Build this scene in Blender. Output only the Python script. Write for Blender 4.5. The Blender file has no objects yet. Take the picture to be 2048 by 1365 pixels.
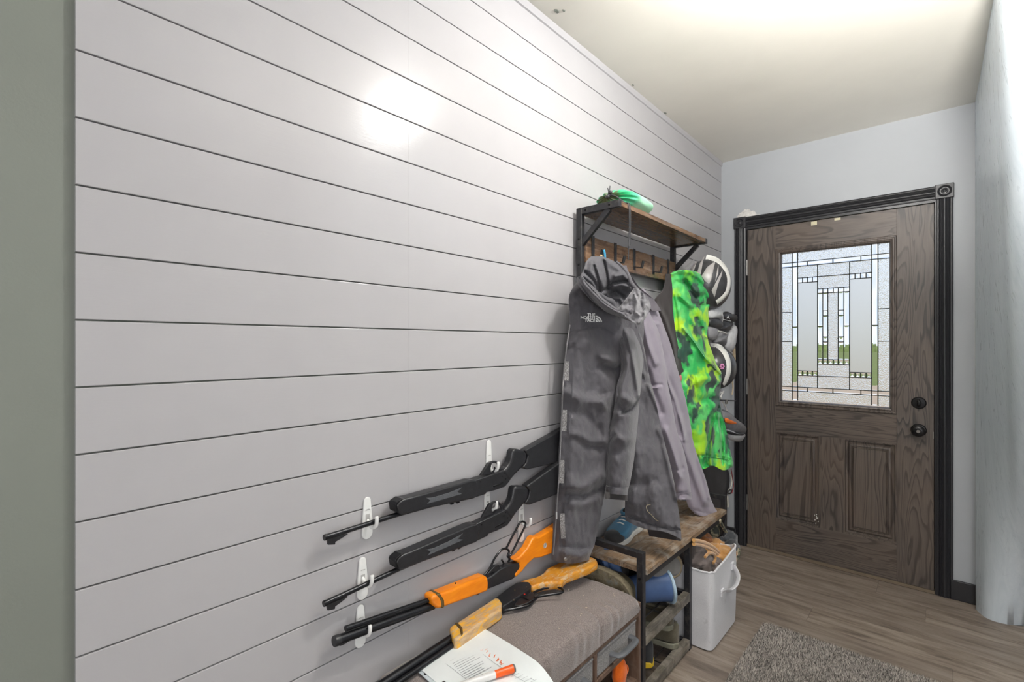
import bpy, bmesh, math, random
from mathutils import Vector, Matrix, noise
R = math.radians
random.seed(7)
SC = bpy.context.scene
COL = SC.collection

# ------------------------------------------------------------------ camera
F_PX, HY = 974.0, 690.0                       # focal length and horizon row for a 2048 x 1365 frame
CAM = Vector((1.096, 0.0, 1.287))
YAW = math.atan2(1885 - 1024, F_PX)
cd = bpy.data.cameras.new('camera')
cd.sensor_width = 36.0
cd.lens = F_PX / 2048 * 36.0
cd.shift_y = (HY - 682.5) / 2048
cd.clip_start = 0.02
cd.clip_end = 500
cam = bpy.data.objects.new('camera', cd)
COL.objects.link(cam)
cam.location = CAM
cam.rotation_euler = (R(90), 0, YAW)
SC.camera = cam

# ------------------------------------------------------------------ world: day sky with soft clouds
w = bpy.data.worlds.new('sky'); SC.world = w; w.use_nodes = True
nt = w.node_tree; nt.nodes.clear()
def wn(t, **k):
    n = nt.nodes.new(t)
    for a, b in k.items(): setattr(n, a, b)
    return n
tc = wn('ShaderNodeTexCoord'); sx = wn('ShaderNodeSeparateXYZ'); nt.links.new(tc.outputs['Generated'], sx.inputs[0])
rp = wn('ShaderNodeValToRGB'); nt.links.new(sx.outputs['Z'], rp.inputs[0])
rp.color_ramp.elements[0].position = 0.0; rp.color_ramp.elements[0].color = (.72, .82, .95, 1)
rp.color_ramp.elements[1].position = 0.6; rp.color_ramp.elements[1].color = (.22, .42, .80, 1)
no = wn('ShaderNodeTexNoise'); no.inputs['Scale'].default_value = 5; no.inputs['Detail'].default_value = 6
mp = wn('ShaderNodeMapping'); mp.inputs['Scale'].default_value = (1, 1, 2.2)
nt.links.new(tc.outputs['Generated'], mp.inputs[0]); nt.links.new(mp.outputs[0], no.inputs['Vector'])
r2 = wn('ShaderNodeValToRGB'); nt.links.new(no.outputs['Fac'], r2.inputs[0])
r2.color_ramp.elements[0].position = .42; r2.color_ramp.elements[1].position = .62
mx = wn('ShaderNodeMix', data_type='RGBA'); nt.links.new(r2.outputs[0], mx.inputs[0])
nt.links.new(rp.outputs[0], mx.inputs[6]); mx.inputs[7].default_value = (1, 1, 1, 1)
bg = wn('ShaderNodeBackground'); bg.inputs['Strength'].default_value = 0.85
nt.links.new(mx.outputs[2], bg.inputs[0]); wo = wn('ShaderNodeOutputWorld'); nt.links.new(bg.outputs[0], wo.inputs[0])

# ------------------------------------------------------------------ sun (lights the lawn outside), ceiling lamp and added fill lights
def light(name, kind, loc, energy, color=(1, 1, 1), rot=(0, 0, 0), **k):
    d = bpy.data.lights.new(name, kind); d.energy = energy; d.color = color
    for a, b in k.items(): setattr(d, a, b)
    o = bpy.data.objects.new(name, d); COL.objects.link(o); o.location = loc; o.rotation_euler = rot
    return o
light('sun', 'SUN', (0, 0, 10), 0.9, (1, .95, .86), (R(38), 0, R(-25)), angle=R(1))
LAMP = (0.86, 1.37, 2.385)                    # the hall's ceiling lamp, above the frame
light('ceiling_lamp_light', 'POINT', LAMP, 31, (1, .985, .96), shadow_soft_size=.04)
light('rear_fill_light', 'AREA', (2.35, -1.5, 1.5), 34, (.97, .98, 1), (R(80), 0, R(40)), shape='RECTANGLE', size=1.8, size_y=1.5)  # broad fill added behind the camera; no window is there

light('ceiling_fill_light', 'AREA', (1.45, .45, 1.40), 25, (1, .98, .95), (R(180 - 44), 0, R(2)), shape='DISK', size=.4, spread=R(84))  # unseen upward fill, added to brighten the hall ceiling

# ------------------------------------------------------------------ view
SC.view_settings.view_transform = 'Standard'
SC.view_settings.look = 'None'
SC.view_settings.exposure = 0.44
SC.view_settings.gamma = 1.0
SC.view_settings.use_curve_mapping = False

# ------------------------------------------------------------------ helpers
_s, _c = math.sin(YAW), math.cos(YAW)
def ray(u, v):
    a = (u - 1024) / F_PX
    return Vector((a * _c - _s, a * _s + _c, (HY - v) / F_PX))
def onx(u, v, X):
    d = ray(u, v); return CAM + d * ((X - CAM.x) / d.x)
def ony(u, v, Y):
    d = ray(u, v); return CAM + d * ((Y - CAM.y) / d.y)
def onz(u, v, Z):
    d = ray(u, v); return CAM + d * ((Z - CAM.z) / d.z)

def srgb(r, g, b):
    f = lambda x: ((x / 255) / 12.92 if x / 255 <= .04045 else ((x / 255 + .055) / 1.055) ** 2.4)
    return (f(r), f(g), f(b), 1)

class NT:
    """small wrapper for building a procedural material"""
    def __init__(s, name):
        s.m = bpy.data.materials.new(name); s.m.use_nodes = True
        s.t = s.m.node_tree; s.b = s.t.nodes['Principled BSDF']
        s.tc = s.t.nodes.new('ShaderNodeTexCoord')
    def n(s, t, ins=None, **k):
        n = s.t.nodes.new(t)
        for a, b in k.items(): setattr(n, a, b)
        for a, b in (ins or {}).items(): s.put(n, a, b)
        return n
    def put(s, n, a, b):
        if hasattr(b, 'is_linked') or hasattr(b, 'links'): s.t.links.new(b, n.inputs[a])
        else: n.inputs[a].default_value = b
    def set(s, **k):
        for a, b in k.items(): s.put(s.b, a.replace('_', ' '), b)
    def coords(s, scale=(1, 1, 1), rot=(0, 0, 0), loc=(0, 0, 0), src='Object'):
        m = s.n('ShaderNodeMapping', {'Scale': scale, 'Rotation': rot, 'Location': loc})
        s.t.links.new(s.tc.outputs[src], m.inputs[0]); return m.outputs[0]
    def noise(s, vec, scale, detail=3, rough=.5, dist=0):
        return s.n('ShaderNodeTexNoise', {'Vector': vec, 'Scale': scale, 'Detail': detail, 'Roughness': rough, 'Distortion': dist}).outputs['Fac']
    def ramp(s, fac, stops, interp='LINEAR'):
        r = s.n('ShaderNodeValToRGB', {'Fac': fac}); e = r.color_ramp.elements; r.color_ramp.interpolation = interp
        e[0].position, e[0].color = stops[0]; e[1].position, e[1].color = stops[-1]
        for p, c in stops[1:-1]:
            x = e.new(p); x.color = c
        return r.outputs[0]
    def mix(s, fac, a, b, mode='MIX'):
        n = s.n('ShaderNodeMix', data_type='RGBA', blend_type=mode)
        s.put(n, 0, fac); s.put(n, 6, a); s.put(n, 7, b); return n.outputs[2]
    def math(s, op, a, b=0.0):
        n = s.n('ShaderNodeMath', operation=op); s.put(n, 0, a); s.put(n, 1, b); return n.outputs[0]
    def bump(s, h, strength=.3, dist=.002):
        b = s.n('ShaderNodeBump', {'Height': h, 'Strength': strength, 'Distance': dist})
        s.t.links.new(b.outputs[0], s.b.inputs['Normal'])

MATS = {}
def plain(name, c, rough=.5, metal=0, var=.12, scale=18, bump=0, bscale=200, bdist=.001, spec=.5, **k):
    if name in MATS: return MATS[name]
    t = NT(name); v = t.coords()
    f = t.noise(v, scale, 4, .6)
    lo = tuple(x * (1 - var) for x in c[:3]) + (1,); hi = tuple(min(1, x * (1 + var)) for x in c[:3]) + (1,)
    t.set(Base_Color=t.ramp(f, [(.3, lo), (.7, hi)]), Roughness=rough, Metallic=metal)
    t.b.inputs['Specular IOR Level'].default_value = spec
    if bump: t.bump(t.noise(v, bscale, 3, .6), bump, bdist)
    for a, b in k.items(): t.put(t.b, a.replace('_', ' '), b)
    MATS[name] = t.m; return t.m

def fabric(name, c, c2=None, scale=6, weave=900, rough=.85, fuzz=.25, wrinkle=.0):
    if name in MATS: return MATS[name]
    t = NT(name); v = t.coords(); f = t.noise(v, scale, 5, .62)
    c2 = c2 or tuple(x * .72 for x in c[:3]) + (1,)
    fine = t.noise(v, weave, 2, .5)
    col = t.mix(.35, t.ramp(f, [(.32, c2), (.68, c)]), t.ramp(fine, [(.3, c2), (.7, c)]))
    t.set(Base_Color=col, Roughness=rough); t.b.inputs['Sheen Weight'].default_value = fuzz
    t.b.inputs['Specular IOR Level'].default_value = .25
    h = t.math('ADD', t.math('MULTIPLY', fine, .25), t.math('MULTIPLY', t.noise(v, 28, 4, .6, .6), wrinkle))
    t.bump(h, .6, .004)
    MATS[name] = t.m; return t.m

class MB:
    """collects shapes (world coordinates); build() links them as ONE mesh object"""
    def __init__(s): s.v = []; s.f = []
    def add(s, vs, fs):
        o = len(s.v); s.v += [Vector(p) for p in vs]; s.f += [tuple(i + o for i in q) for q in fs]; return s
    def box(s, a, b):
        (x0, y0, z0), (x1, y1, z1) = a, b
        return s.add([(x0, y0, z0), (x1, y0, z0), (x1, y1, z0), (x0, y1, z0), (x0, y0, z1), (x1, y0, z1), (x1, y1, z1), (x0, y1, z1)],
                     [(0, 3, 2, 1), (4, 5, 6, 7), (0, 1, 5, 4), (1, 2, 6, 5), (2, 3, 7, 6), (3, 0, 4, 7)])
    def prism(s, pts, d):
        """closed polygon of 3-D points swept along vector d"""
        n = len(pts); d = Vector(d); p = [Vector(q) for q in pts]
        return s.add(p + [q + d for q in p], [tuple(range(n))[::-1], tuple(range(n, 2 * n))] + [(i, (i + 1) % n, n + (i + 1) % n, n + i) for i in range(n)])
    def bar(s, a, b, wd, ht, up=(0, 0, 1)):
        a, b = Vector(a), Vector(b); d = (b - a).normalized(); u = Vector(up)
        x = d.cross(u).normalized() * wd / 2; y = x.cross(d).normalized() * ht / 2
        return s.prism([a - x - y, a + x - y, a + x + y, a - x + y], b - a)
    def tube(s, pts, r, n=12, caps=True, squash=1.0, up=(0, 0, 1)):
        pts = [Vector(p) for p in pts]; m = len(pts); rs = r if isinstance(r, (list, tuple)) else [r] * m
        vs, fs = [], []; px_ = None
        for i, p in enumerate(pts):
            d = (pts[min(i + 1, m - 1)] - pts[max(i - 1, 0)]).normalized()
            if px_ is None:
                u = Vector(up) if abs(d.dot(Vector(up))) < .95 else Vector((1, 0, 0))
                x = d.cross(u).normalized()
            else: x = (px_ - d * px_.dot(d)).normalized()
            px_ = x; y = x.cross(d)
            for k in range(n):
                a = 2 * math.pi * k / n
                vs.append(p + (x * math.cos(a) + y * math.sin(a) * squash) * rs[i])
        for i in range(m - 1):
            for k in range(n):
                k2 = (k + 1) % n; fs.append((i * n + k, i * n + k2, (i + 1) * n + k2, (i + 1) * n + k))
        if caps: fs += [tuple(range(n))[::-1], tuple(range((m - 1) * n, m * n))]
        return s.add(vs, fs)
    def lathe(s, prof, o, axis, n=24):
        """prof: (radius, height) pairs turned about axis through o"""
        o, ax = Vector(o), Vector(axis).normalized()
        u = ax.orthogonal().normalized(); w_ = ax.cross(u); vs, fs = [], []; m = len(prof)
        for r, h in prof:
            for k in range(n):
                a = 2 * math.pi * k / n; vs.append(o + ax * h + (u * math.cos(a) + w_ * math.sin(a)) * max(r, 1e-5))
        for i in range(m - 1):
            for k in range(n):
                k2 = (k + 1) % n; fs.append((i * n + k, i * n + k2, (i + 1) * n + k2, (i + 1) * n + k))
        fs += [tuple(range(n))[::-1], tuple(range((m - 1) * n, m * n))]
        return s.add(vs, fs)
    def grid(s, fn, nu, nv, close_u=False):
        vs = [fn(i / (nu if close_u else nu - 1), j / (nv - 1)) for j in range(nv) for i in range(nu)]
        fs = []
        for j in range(nv - 1):
            for i in range(nu if close_u else nu - 1):
                i2 = (i + 1) % nu; fs.append((j * nu + i, j * nu + i2, (j + 1) * nu + i2, (j + 1) * nu + i))
        return s.add(vs, fs)
    def shell(s, fn, back, nu, nv):
        """front sheet fn(s,t) and rear sheet back(s,t), joined round the rim"""
        A = [fn(i / (nu - 1), j / (nv - 1)) for j in range(nv) for i in range(nu)]
        B = [back(i / (nu - 1), j / (nv - 1)) for j in range(nv) for i in range(nu)]
        N = nu * nv; fs = []
        for j in range(nv - 1):
            for i in range(nu - 1):
                a = j * nu + i; fs.append((a, a + 1, a + nu + 1, a + nu)); fs.append((N + a + nu, N + a + nu + 1, N + a + 1, N + a))
        rim = [i for i in range(nu)] + [j * nu + nu - 1 for j in range(1, nv)] + [(nv - 1) * nu + i for i in range(nu - 2, -1, -1)] + [j * nu for j in range(nv - 2, 0, -1)]
        for k in range(len(rim)):
            a, b = rim[k], rim[(k + 1) % len(rim)]; fs.append((b, a, N + a, N + b))
        return s.add(A + B, fs)
    def blob(s, c, r, fn=None, nu=24, nv=14):
        c = Vector(c); vs, fs = [], []
        for j in range(nv + 1):
            ph = math.pi * j / nv
            for i in range(nu):
                th = 2 * math.pi * i / nu
                d = Vector((math.sin(ph) * math.cos(th), math.sin(ph) * math.sin(th), math.cos(ph)))
                k = fn(d) if fn else 1
                vs.append(c + Vector((d.x * r[0], d.y * r[1], d.z * r[2])) * k)
        for j in range(nv):
            for i in range(nu):
                i2 = (i + 1) % nu; fs.append((j * nu + i, (j + 1) * nu + i, (j + 1) * nu + i2, j * nu + i2))
        return s.add(vs, fs)
    def mesh(s, name, origin=(0, 0, 0), bevel=0, segs=2, smooth=35, xf=None):
        o = Vector(origin); me = bpy.data.meshes.new(name); bm = bmesh.new()
        bv = [bm.verts.new(((xf @ p) if xf else p) - o) for p in s.v]
        for q in s.f:
            try: bm.faces.new([bv[i] for i in q])
            except ValueError: pass
        bmesh.ops.remove_doubles(bm, verts=bm.verts, dist=1e-6)
        bmesh.ops.recalc_face_normals(bm, faces=bm.faces)
        for f_ in bm.faces: f_.smooth = bool(smooth)
        if bevel:
            for f_ in bm.faces: f_.smooth = False
            es = [e for e in bm.edges if len(e.link_faces) == 2 and e.calc_face_angle(0) > R(30)]
            res = bmesh.ops.bevel(bm, geom=es, offset=bevel, segments=segs, affect='EDGES', profile=.5, clamp_overlap=True)
            for f_ in res['faces']: f_.smooth = True
        bm.to_mesh(me); bm.free()
        if smooth and not bevel:
            me.set_sharp_from_angle(angle=R(smooth))
        return me
    def build(s, name, mat, parent=None, bevel=0, segs=2, smooth=35, origin=None):
        if origin is None:
            r = parent; o = Vector((0, 0, 0))
            while r is not None: o += r.location; r = r.parent
        else: o = Vector(origin)
        me = s.mesh(name, o, bevel, segs, smooth); me.materials.append(mat)
        ob = bpy.data.objects.new(name, me); COL.objects.link(ob)
        if parent is not None: ob.parent = parent
        elif origin is not None: ob.location = o
        return ob

def thing(name, label, cat, loc=(0, 0, 0), group=None, kind=None):
    o = bpy.data.objects.new(name, None); COL.objects.link(o); o.location = loc; o.empty_display_size = .05
    return tag(o, label, cat, group, kind)
def tag(o, label, cat=None, group=None, kind=None):
    o['label'] = label
    if cat: o['category'] = cat
    if group: o['group'] = group
    if kind: o['kind'] = kind
    return o
def child(name, me, parent, loc=(0, 0, 0), rot=(0, 0, 0), scale=(1, 1, 1)):
    o = bpy.data.objects.new(name, me); COL.objects.link(o); o.parent = parent
    o.location = loc; o.rotation_euler = rot; o.scale = scale; return o
def copy_tree(o, parent=None):
    c = o.copy(); COL.objects.link(c); c.parent = parent
    for ch in list(o.children): copy_tree(ch, c)
    return c
def smoothstep(a, b, x):
    t = max(0, min(1, (x - a) / (b - a))); return t * t * (3 - 2 * t)
def lerp_table(tab, x):
    """tab: sorted rows (x, a, b, ...) -> interpolated (a, b, ...), smooth (Catmull-like)"""
    if x <= tab[0][0]: return tab[0][1:]
    if x >= tab[-1][0]: return tab[-1][1:]
    for i in range(len(tab) - 1):
        if tab[i][0] <= x <= tab[i + 1][0]:
            t = (x - tab[i][0]) / (tab[i + 1][0] - tab[i][0]); out = []
            for k in range(1, len(tab[0])):
                p1, p2 = tab[i][k], tab[i + 1][k]
                p0 = tab[max(i - 1, 0)][k]; p3 = tab[min(i + 2, len(tab) - 1)][k]
                out.append(.5 * (2 * p1 + (p2 - p0) * t + (2 * p0 - 5 * p1 + 4 * p2 - p3) * t * t + (3 * p1 - p0 - 3 * p2 + p3) * t ** 3))
            return out
def spline(pts, n=8, closed=False):
    """Catmull-Rom through points of any dimension"""
    P = [Vector(p) for p in pts]; out = []; m = len(P)
    for i in range(m if closed else m - 1):
        g = (lambda k: P[k % m]) if closed else (lambda k: P[max(0, min(m - 1, k))])
        p0, p1, p2, p3 = g(i - 1), g(i), g(i + 1), g(i + 2)
        for j in range(n):
            t = j / n
            out.append(.5 * (2 * p1 + (p2 - p0) * t + (2 * p0 - 5 * p1 + 4 * p2 - p3) * t * t + (3 * p1 - p0 - 3 * p2 + p3) * t ** 3))
    if not closed: out.append(P[-1])
    return out

# ================================================================== materials of the setting
def mat_paint(name, c, rough, bumpk=.12, bscale=260, streak=None, spec=.5):
    t = NT(name); v = t.coords()
    f = t.noise(v, 3, 4, .6); lo = tuple(x * .94 for x in c[:3]) + (1,)
    t.set(Base_Color=t.ramp(f, [(.3, lo), (.7, c)]), Roughness=rough)
    t.b.inputs['Specular IOR Level'].default_value = spec
    h = t.noise(t.coords(streak) if streak else v, bscale, 3, .6)
    t.bump(h, bumpk, .001)
    return t.m
m_ship = mat_paint('painted_shiplap', srgb(178, 176, 178), .22, .12, 60, (1, .35, 4), spec=.22)
m_dry = mat_paint('green_grey_drywall', srgb(124, 128, 120), .55, .35, 170)
m_back = mat_paint('blue_grey_wall_paint', srgb(170, 173, 177), .5, .2, 180)
m_ceil = mat_paint('cream_ceiling_paint', srgb(222, 218, 208), .34, .10, 40)
def mat_curved():
    t = NT('rolled_blue_grey_paint'); v = t.coords((9, 9, .9))
    f = t.noise(v, 2.2, 5, .65, 1.6); h = t.noise(t.coords((3, 3, .5)), 7, 5, .7, 3.0)
    t.set(Base_Color=t.ramp(f, [(.3, srgb(200, 210, 218)), (.7, srgb(216, 224, 231))]),
          Roughness=t.ramp(h, [(.35, (.24,) * 3 + (1,)), (.65, (.46,) * 3 + (1,))]))
    t.bump(h, .08, .003); return t.m
m_curved = mat_curved()
def mat_trim():
    t = NT('black_trim_paint'); v = t.coords()
    chips = t.ramp(t.noise(v, 55, 5, .75), [(.70, (0, 0, 0, 1)), (.73, (1, 1, 1, 1))])
    t.set(Base_Color=t.mix(t.math('MULTIPLY', chips, .5), srgb(40, 40, 43), srgb(120, 112, 100)), Roughness=.34)
    t.bump(t.noise(t.coords((30, 30, 2)), 8, 3), .15, .001); return t.m
m_trim = mat_trim()
def mat_oak(name, horiz=False, seed=0, c1=(104, 94, 87), c2=(60, 55, 53), k=1.0):
    """stained oak: long grain with cathedral arches"""
    t = NT(name); rot = (0, R(90), 0) if horiz else (0, 0, 0)
    v = t.coords((1, 1, 1), rot, (seed * 1.7, 0, seed * .9))
    st = t.n('ShaderNodeMapping', {'Vector': v, 'Scale': (1, 1, .12)}).outputs[0]
    big = t.noise(st, 5.5 * k, 3, .5, .4)
    rings = t.math('FRACT', t.math('MULTIPLY', big, 24.0))
    arch = t.ramp(rings, [(0, (0, 0, 0, 1)), (.60, (.25, .25, .25, 1)), (.86, (1, 1, 1, 1)), (1, (0, 0, 0, 1))])
    fine = t.noise(t.n('ShaderNodeMapping', {'Vector': v, 'Scale': (130, 130, 4)}).outputs[0], 2.2, 3, .6)
    f = t.math('ADD', t.math('MULTIPLY', arch, .46), t.math('MULTIPLY', fine, .55))
    tone = t.noise(v, 2.5, 2)
    col = t.ramp(f, [(.18, srgb(*c1)), (.62, srgb(*c2))])
    col = t.mix(t.ramp(tone, [(.35, (0, 0, 0, 1)), (.7, (.35, .35, .35, 1))]), col, srgb(112, 94, 80), 'MIX')
    t.set(Base_Color=col, Roughness=.42); t.bump(f, .25, -.0012)
    return t.m
m_oakv = mat_oak('grey_stained_oak_upright', False, 1)
m_oakh = mat_oak('grey_stained_oak_across', True, 2)
m_oakp = mat_oak('grey_stained_oak_panel', False, 5, k=.8)
def mat_vinyl():
    t = NT('grey_brown_vinyl_plank')
    rnd = t.n('ShaderNodeObjectInfo').outputs['Random']
    off = t.n('ShaderNodeCombineXYZ', {0: t.math('MULTIPLY', rnd, 37.0), 1: t.math('MULTIPLY', rnd, 11.0)}).outputs[0]
    v = t.n('ShaderNodeVectorMath', {0: t.coords((1.4, 10, 1)), 1: off}, operation='ADD').outputs[0]
    f = t.noise(v, 2.4, 6, .66, .8); g = t.noise(t.coords((3, 90, 1)), 3, 3, .6)
    f2 = t.math('ADD', t.math('MULTIPLY', f, .85), t.math('MULTIPLY', g, .20))
    col = t.ramp(f2, [(.36, srgb(92, 80, 71)), (.5, srgb(134, 121, 109)), (.66, srgb(162, 149, 137))])
    dark = t.math('MULTIPLY', rnd, .35)
    t.set(Base_Color=t.mix(dark, col, srgb(108, 97, 90)), Roughness=.42)
    t.bump(g, .12, .0006); return t.m
m_vinyl = mat_vinyl()
m_patch = plain('torn_drywall_patch', srgb(214, 211, 206), .8, var=.2, scale=60, bump=.8, bscale=90, bdist=.004)
m_black_metal = plain('black_metal', srgb(38, 38, 40), .4, .3, var=.3, scale=30, bump=.1)
m_sub = plain('subfloor', srgb(60, 54, 48), .9)

# ================================================================== the setting
CEIL = 2.49; YB = 3.33; XR = 1.217
def struct(name, mb, mat, label, cat, **k):
    return tag(mb.build(name, mat, **k), label, cat, kind='structure')

# shiplap wall: drywall behind, boards in front, each board a piece
wl = struct('wall_left', MB().box((-.13, -2.3, 0), (-.010, YB + .13, CEIL)), m_dry,
            'long left wall of grey painted shiplap over green-grey drywall', 'wall')
PITCH, Z0, G = .1143, 1.329, .0028
cuts = [(.128, .8130), (.8132, 2.0330), (2.0332, YB)]
board_me = {}
k0 = -int(Z0 / PITCH) - 1
for k in range(k0, 12):
    zb, zt = Z0 + k * PITCH + G / 2, Z0 + (k + 1) * PITCH - G / 2
    zb, zt = max(zb, .004), min(zt, CEIL - .022)
    if zt - zb < .01: continue
    for i, (ya, yb) in enumerate(cuts):
        key = (i, round(zt - zb, 4))
        if key not in board_me:
            h_ = zt - zb; mb = MB().prism([(0, 0, 0), (.0084, 0, 0), (.0094, 0, .0004), (.0098, 0, .0014), (.0098, 0, h_ - .0014), (.0094, 0, h_ - .0004), (.0084, 0, h_), (0, 0, h_)], (0, yb - ya, 0)); board_me[key] = mb.mesh('shiplap_board', smooth=0)
            board_me[key].materials.append(m_ship)
        child('shiplap_board', board_me[key], wl, (-.0099, ya, zb))
cv = MB().prism([(0, .128, CEIL), (.0, .128, CEIL - .026), (.006, .128, CEIL - .024), (.011, .128, CEIL)], (0, YB - .128, 0))
cv.build('ceiling_bead', m_ship, wl)

# back wall round the doorway
DX0, DX1, DZ = .160, 1.063, 2.020               # door leaf
ox0, ox1, oz = DX0 - .02, DX1 + .02, DZ + .02   # rough opening
wb = MB().box((-.13, YB, 0), (ox0, YB + .13, CEIL)).box((ox1, YB, 0), (2.2, YB + .13, CEIL)).box((ox0, YB, oz), (ox1, YB + .13, CEIL))
wb = struct('wall_back', wb, m_back, 'blue-grey end wall around the entry door', 'wall')
# torn paint above the left door rosette
def patch_fn(s_, t_):
    x = .098 + .135 * s_; top = .052 * math.sin(math.pi * min(1, s_ * 1.15)) ** .6 * (.8 + .35 * noise.noise((s_ * 7, 3, 1))) + .004
    z = 2.106 + top * t_
    return Vector((x, YB - .0025 - .002 * abs(noise.noise((s_ * 14, t_ * 6, 5))), z))
MB().shell(patch_fn, lambda a, b: Vector((patch_fn(a, b).x, YB + .001, patch_fn(a, b).z)), 26, 6).build('torn_drywall_patch', m_patch, wb)

struct('ceiling', MB().box((-.13, -2.3, CEIL), (3.2, YB + .13, CEIL + .1)), m_ceil, 'cream painted ceiling with soft sheen', 'ceiling')
cl = bpy.data.objects['ceiling']
for (yy, xx, a, b) in ((1.42, .055, .03, .012), (1.435, .075, .018, .008), (2.06, .022, .02, .006), (2.42, .018, .028, .008)):
    MB().blob((xx, yy, CEIL), (b, a * .6, .003), lambda d: .7 + .5 * noise.noise(d * 3 + Vector((yy * 9, 0, 0))), 14, 6).build('paint_chip', m_dry, cl)

# right-hand wall: flat under the ceiling, its foot sweeping out round the corner
top_c = [(XR, YB), (XR + .004, 3.1), (XR + .008, 2.8), (XR + .012, 2.4), (XR + .03, 1.95), (1.5, 1.75), (2.2, 1.72), (3.2, 1.7)]
bot_c = [(XR, 3.268), (1.243, 3.205), (1.280, 3.182), (1.33, 3.190), (1.40, 3.215), (1.6, 3.1), (2.2, 2.4), (3.2, 1.7)]
tp, bt = spline([p + (0,) for p in top_c], 8), spline([p + (0,) for p in bot_c], 8)
def rwall(s_, t_):
    i = s_ * (len(tp) - 1); a = int(min(i, len(tp) - 2)); fr = i - a
    A = tp[a].lerp(tp[a + 1], fr); B = bt[a].lerp(bt[a + 1], fr)
    p = B.lerp(A, t_ ** 1.15); return Vector((p.x, p.y, CEIL * t_))
struct('wall_right', MB().shell(rwall, lambda a, b: rwall(a, b) + Vector((.05, .03, 0)), 57, 24), m_curved,
       'smooth curved pale blue-grey wall at the right edge beside the door', 'wall', smooth=80)
struct('wall_rear', MB().box((-.13, -2.43, 0), (3.33, -2.3, CEIL)).box((3.2, -2.3, 0), (3.33, 1.85, CEIL)), m_back, 'plain wall of the room behind the viewer', 'wall')

# floor: sub-floor with single vinyl planks
fl = struct('floor', MB().box((-.13, -2.43, -.06), (3.33, YB + .13, -.0045)), m_sub, 'grey-brown vinyl plank floor', 'floor')
PW, PL = .178, 1.22
plank_me = {}
y = YB - .012; row = 0
while y > -2.3:
    x = -.01 - random.uniform(.0, 1.15) if row != 3 else -.60
    while x < 3.2:
        a, b = max(x, -.009), min(x + PL, 3.2)
        if b - a > .02:
            key = round(b - a, 3)
            if key not in plank_me:
                plank_me[key] = MB().box((0, 0, 0), (b - a - .0006, PW - .0006, .0045)).mesh('floor_plank', bevel=.0004, segs=1)
                plank_me[key].materials.append(m_vinyl)
            child('floor_plank', plank_me[key], fl, (a, y - PW, -.0045))
        x += PL
    y -= PW; row += 1

# baseboards
struct('baseboard_back', MB().box((1.126, YB - .014, 0), (XR + .01, YB, .098)), m_trim, 'black baseboard right of the door', 'baseboard', bevel=.003)
struct('baseboard_left', MB().box((0, YB - .014, 0), (.094, YB, .098)), m_trim, 'short black baseboard left of the door', 'baseboard', bevel=.003)

# ------------------------------------------------------------------ door casing
tr = thing('trim_1', 'black fluted door casing with round rosette corner blocks', 'door trim', (DX0, YB, 0), kind='structure')
def flutes(w_):
    """casing profile: (across, out) points"""
    h = w_ / 2
    right = [(h, 0), (h, .010), (h - .004, .012), (h - .010, .012), (h - .012, .009), (h - .015, .014), (h - .019, .016), (h - .021, .012)]
    mid = [(h - .024 - (w_ - .048) * i / 8, .013 + .006 * math.sin(math.pi * i / 8)) for i in range(9)]
    return right + mid + [(-a, b) for a, b in reversed(right)]
CW = .066
for xc in (DX0 - .008 - CW / 2, DX1 + .008 + CW / 2):
    MB().prism([(xc + a, YB - b, 0) for a, b in flutes(CW)], (0, 0, 2.034)).build('side_casing', m_trim, tr)
    zc = 2.034 + .036
    MB().box((xc - .036, YB - .021, 2.034), (xc + .036, YB, 2.106)).build('rosette_block', m_trim, tr, bevel=.002)
    rs = tr.children[-1]
    MB().lathe([(.028, 0), (.028, .004), (.025, .006), (.022, .004), (.019, .001), (.014, .001), (.012, .005), (.008, .006), (.006, .003), (.003, .005), (0, .0055)],
               (xc, YB - .0205, zc), (0, -1, 0), 28).build('rosette', m_trim, rs)
MB().prism([(DX0 - .008 - CW / 2 + .036, YB - b, 2.07 + a) for a, b in flutes(CW)], (DX1 - DX0 + .016 + CW - .072, 0, 0)).build('head_casing', m_trim, tr)
for a, b in ((ox0 - .0, DX0 - .003), (DX1 + .003, ox1)):
    MB().box((a, YB - .004, 0), (b, YB + .12, oz)).build('jamb', m_trim, tr)
for a, b in ((DX0 - .004, DX0 + .012), (DX1 - .012, DX1 + .004)):
    MB().box((a, YB + .051, 0), (b, YB + .064, DZ + .004)).build('door_stop', m_trim, tr)
MB().box((DX0 - .003, YB - .004, DZ + .003), (DX1 + .003, YB + .12, oz)).build('head_jamb', m_trim, tr)
MB().box((ox0, YB + .002, -.004), (ox1, YB + .14, .012)).build('sill', plain('sill_wood', srgb(120, 105, 88), .6), tr)

# ------------------------------------------------------------------ door
d1 = thing('door_1', 'grey-brown stained oak entry door with leaded glass window', 'door', (DX0, YB, 0), kind='structure')
yf, yk = YB + .006, YB + .050          # leaf front and rear
LX0, LX1, LZ0, LZ1 = .323, .911, .914, 1.876     # window surround
GX0, GX1, GZ0, GZ1 = .354, .884, .950, 1.848     # glass
pz0, pz1 = .212, .750; pl = (.320, .557); pr = (.674, .911)
def slab(name, a, b, m, bev=.0006): return MB().box((a[0], yf, a[1]), (b[0], yk, b[1])).build(name, m, d1, bevel=bev, segs=1)
zb = .014
slab('stile', (DX0, zb), (LX0, DZ), m_oakv); slab('stile', (LX1, zb), (DX1, DZ), m_oakv)
slab('top_rail', (LX0, LZ1), (LX1, DZ), m_oakh); slab('lock_rail', (LX0, pz1), (LX1, LZ0), m_oakh)
slab('bottom_rail', (LX0, zb), (LX1, pz0), m_oakh); slab('centre_stile', (pl[1], pz0), (pr[0], pz1), m_oakv)
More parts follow.
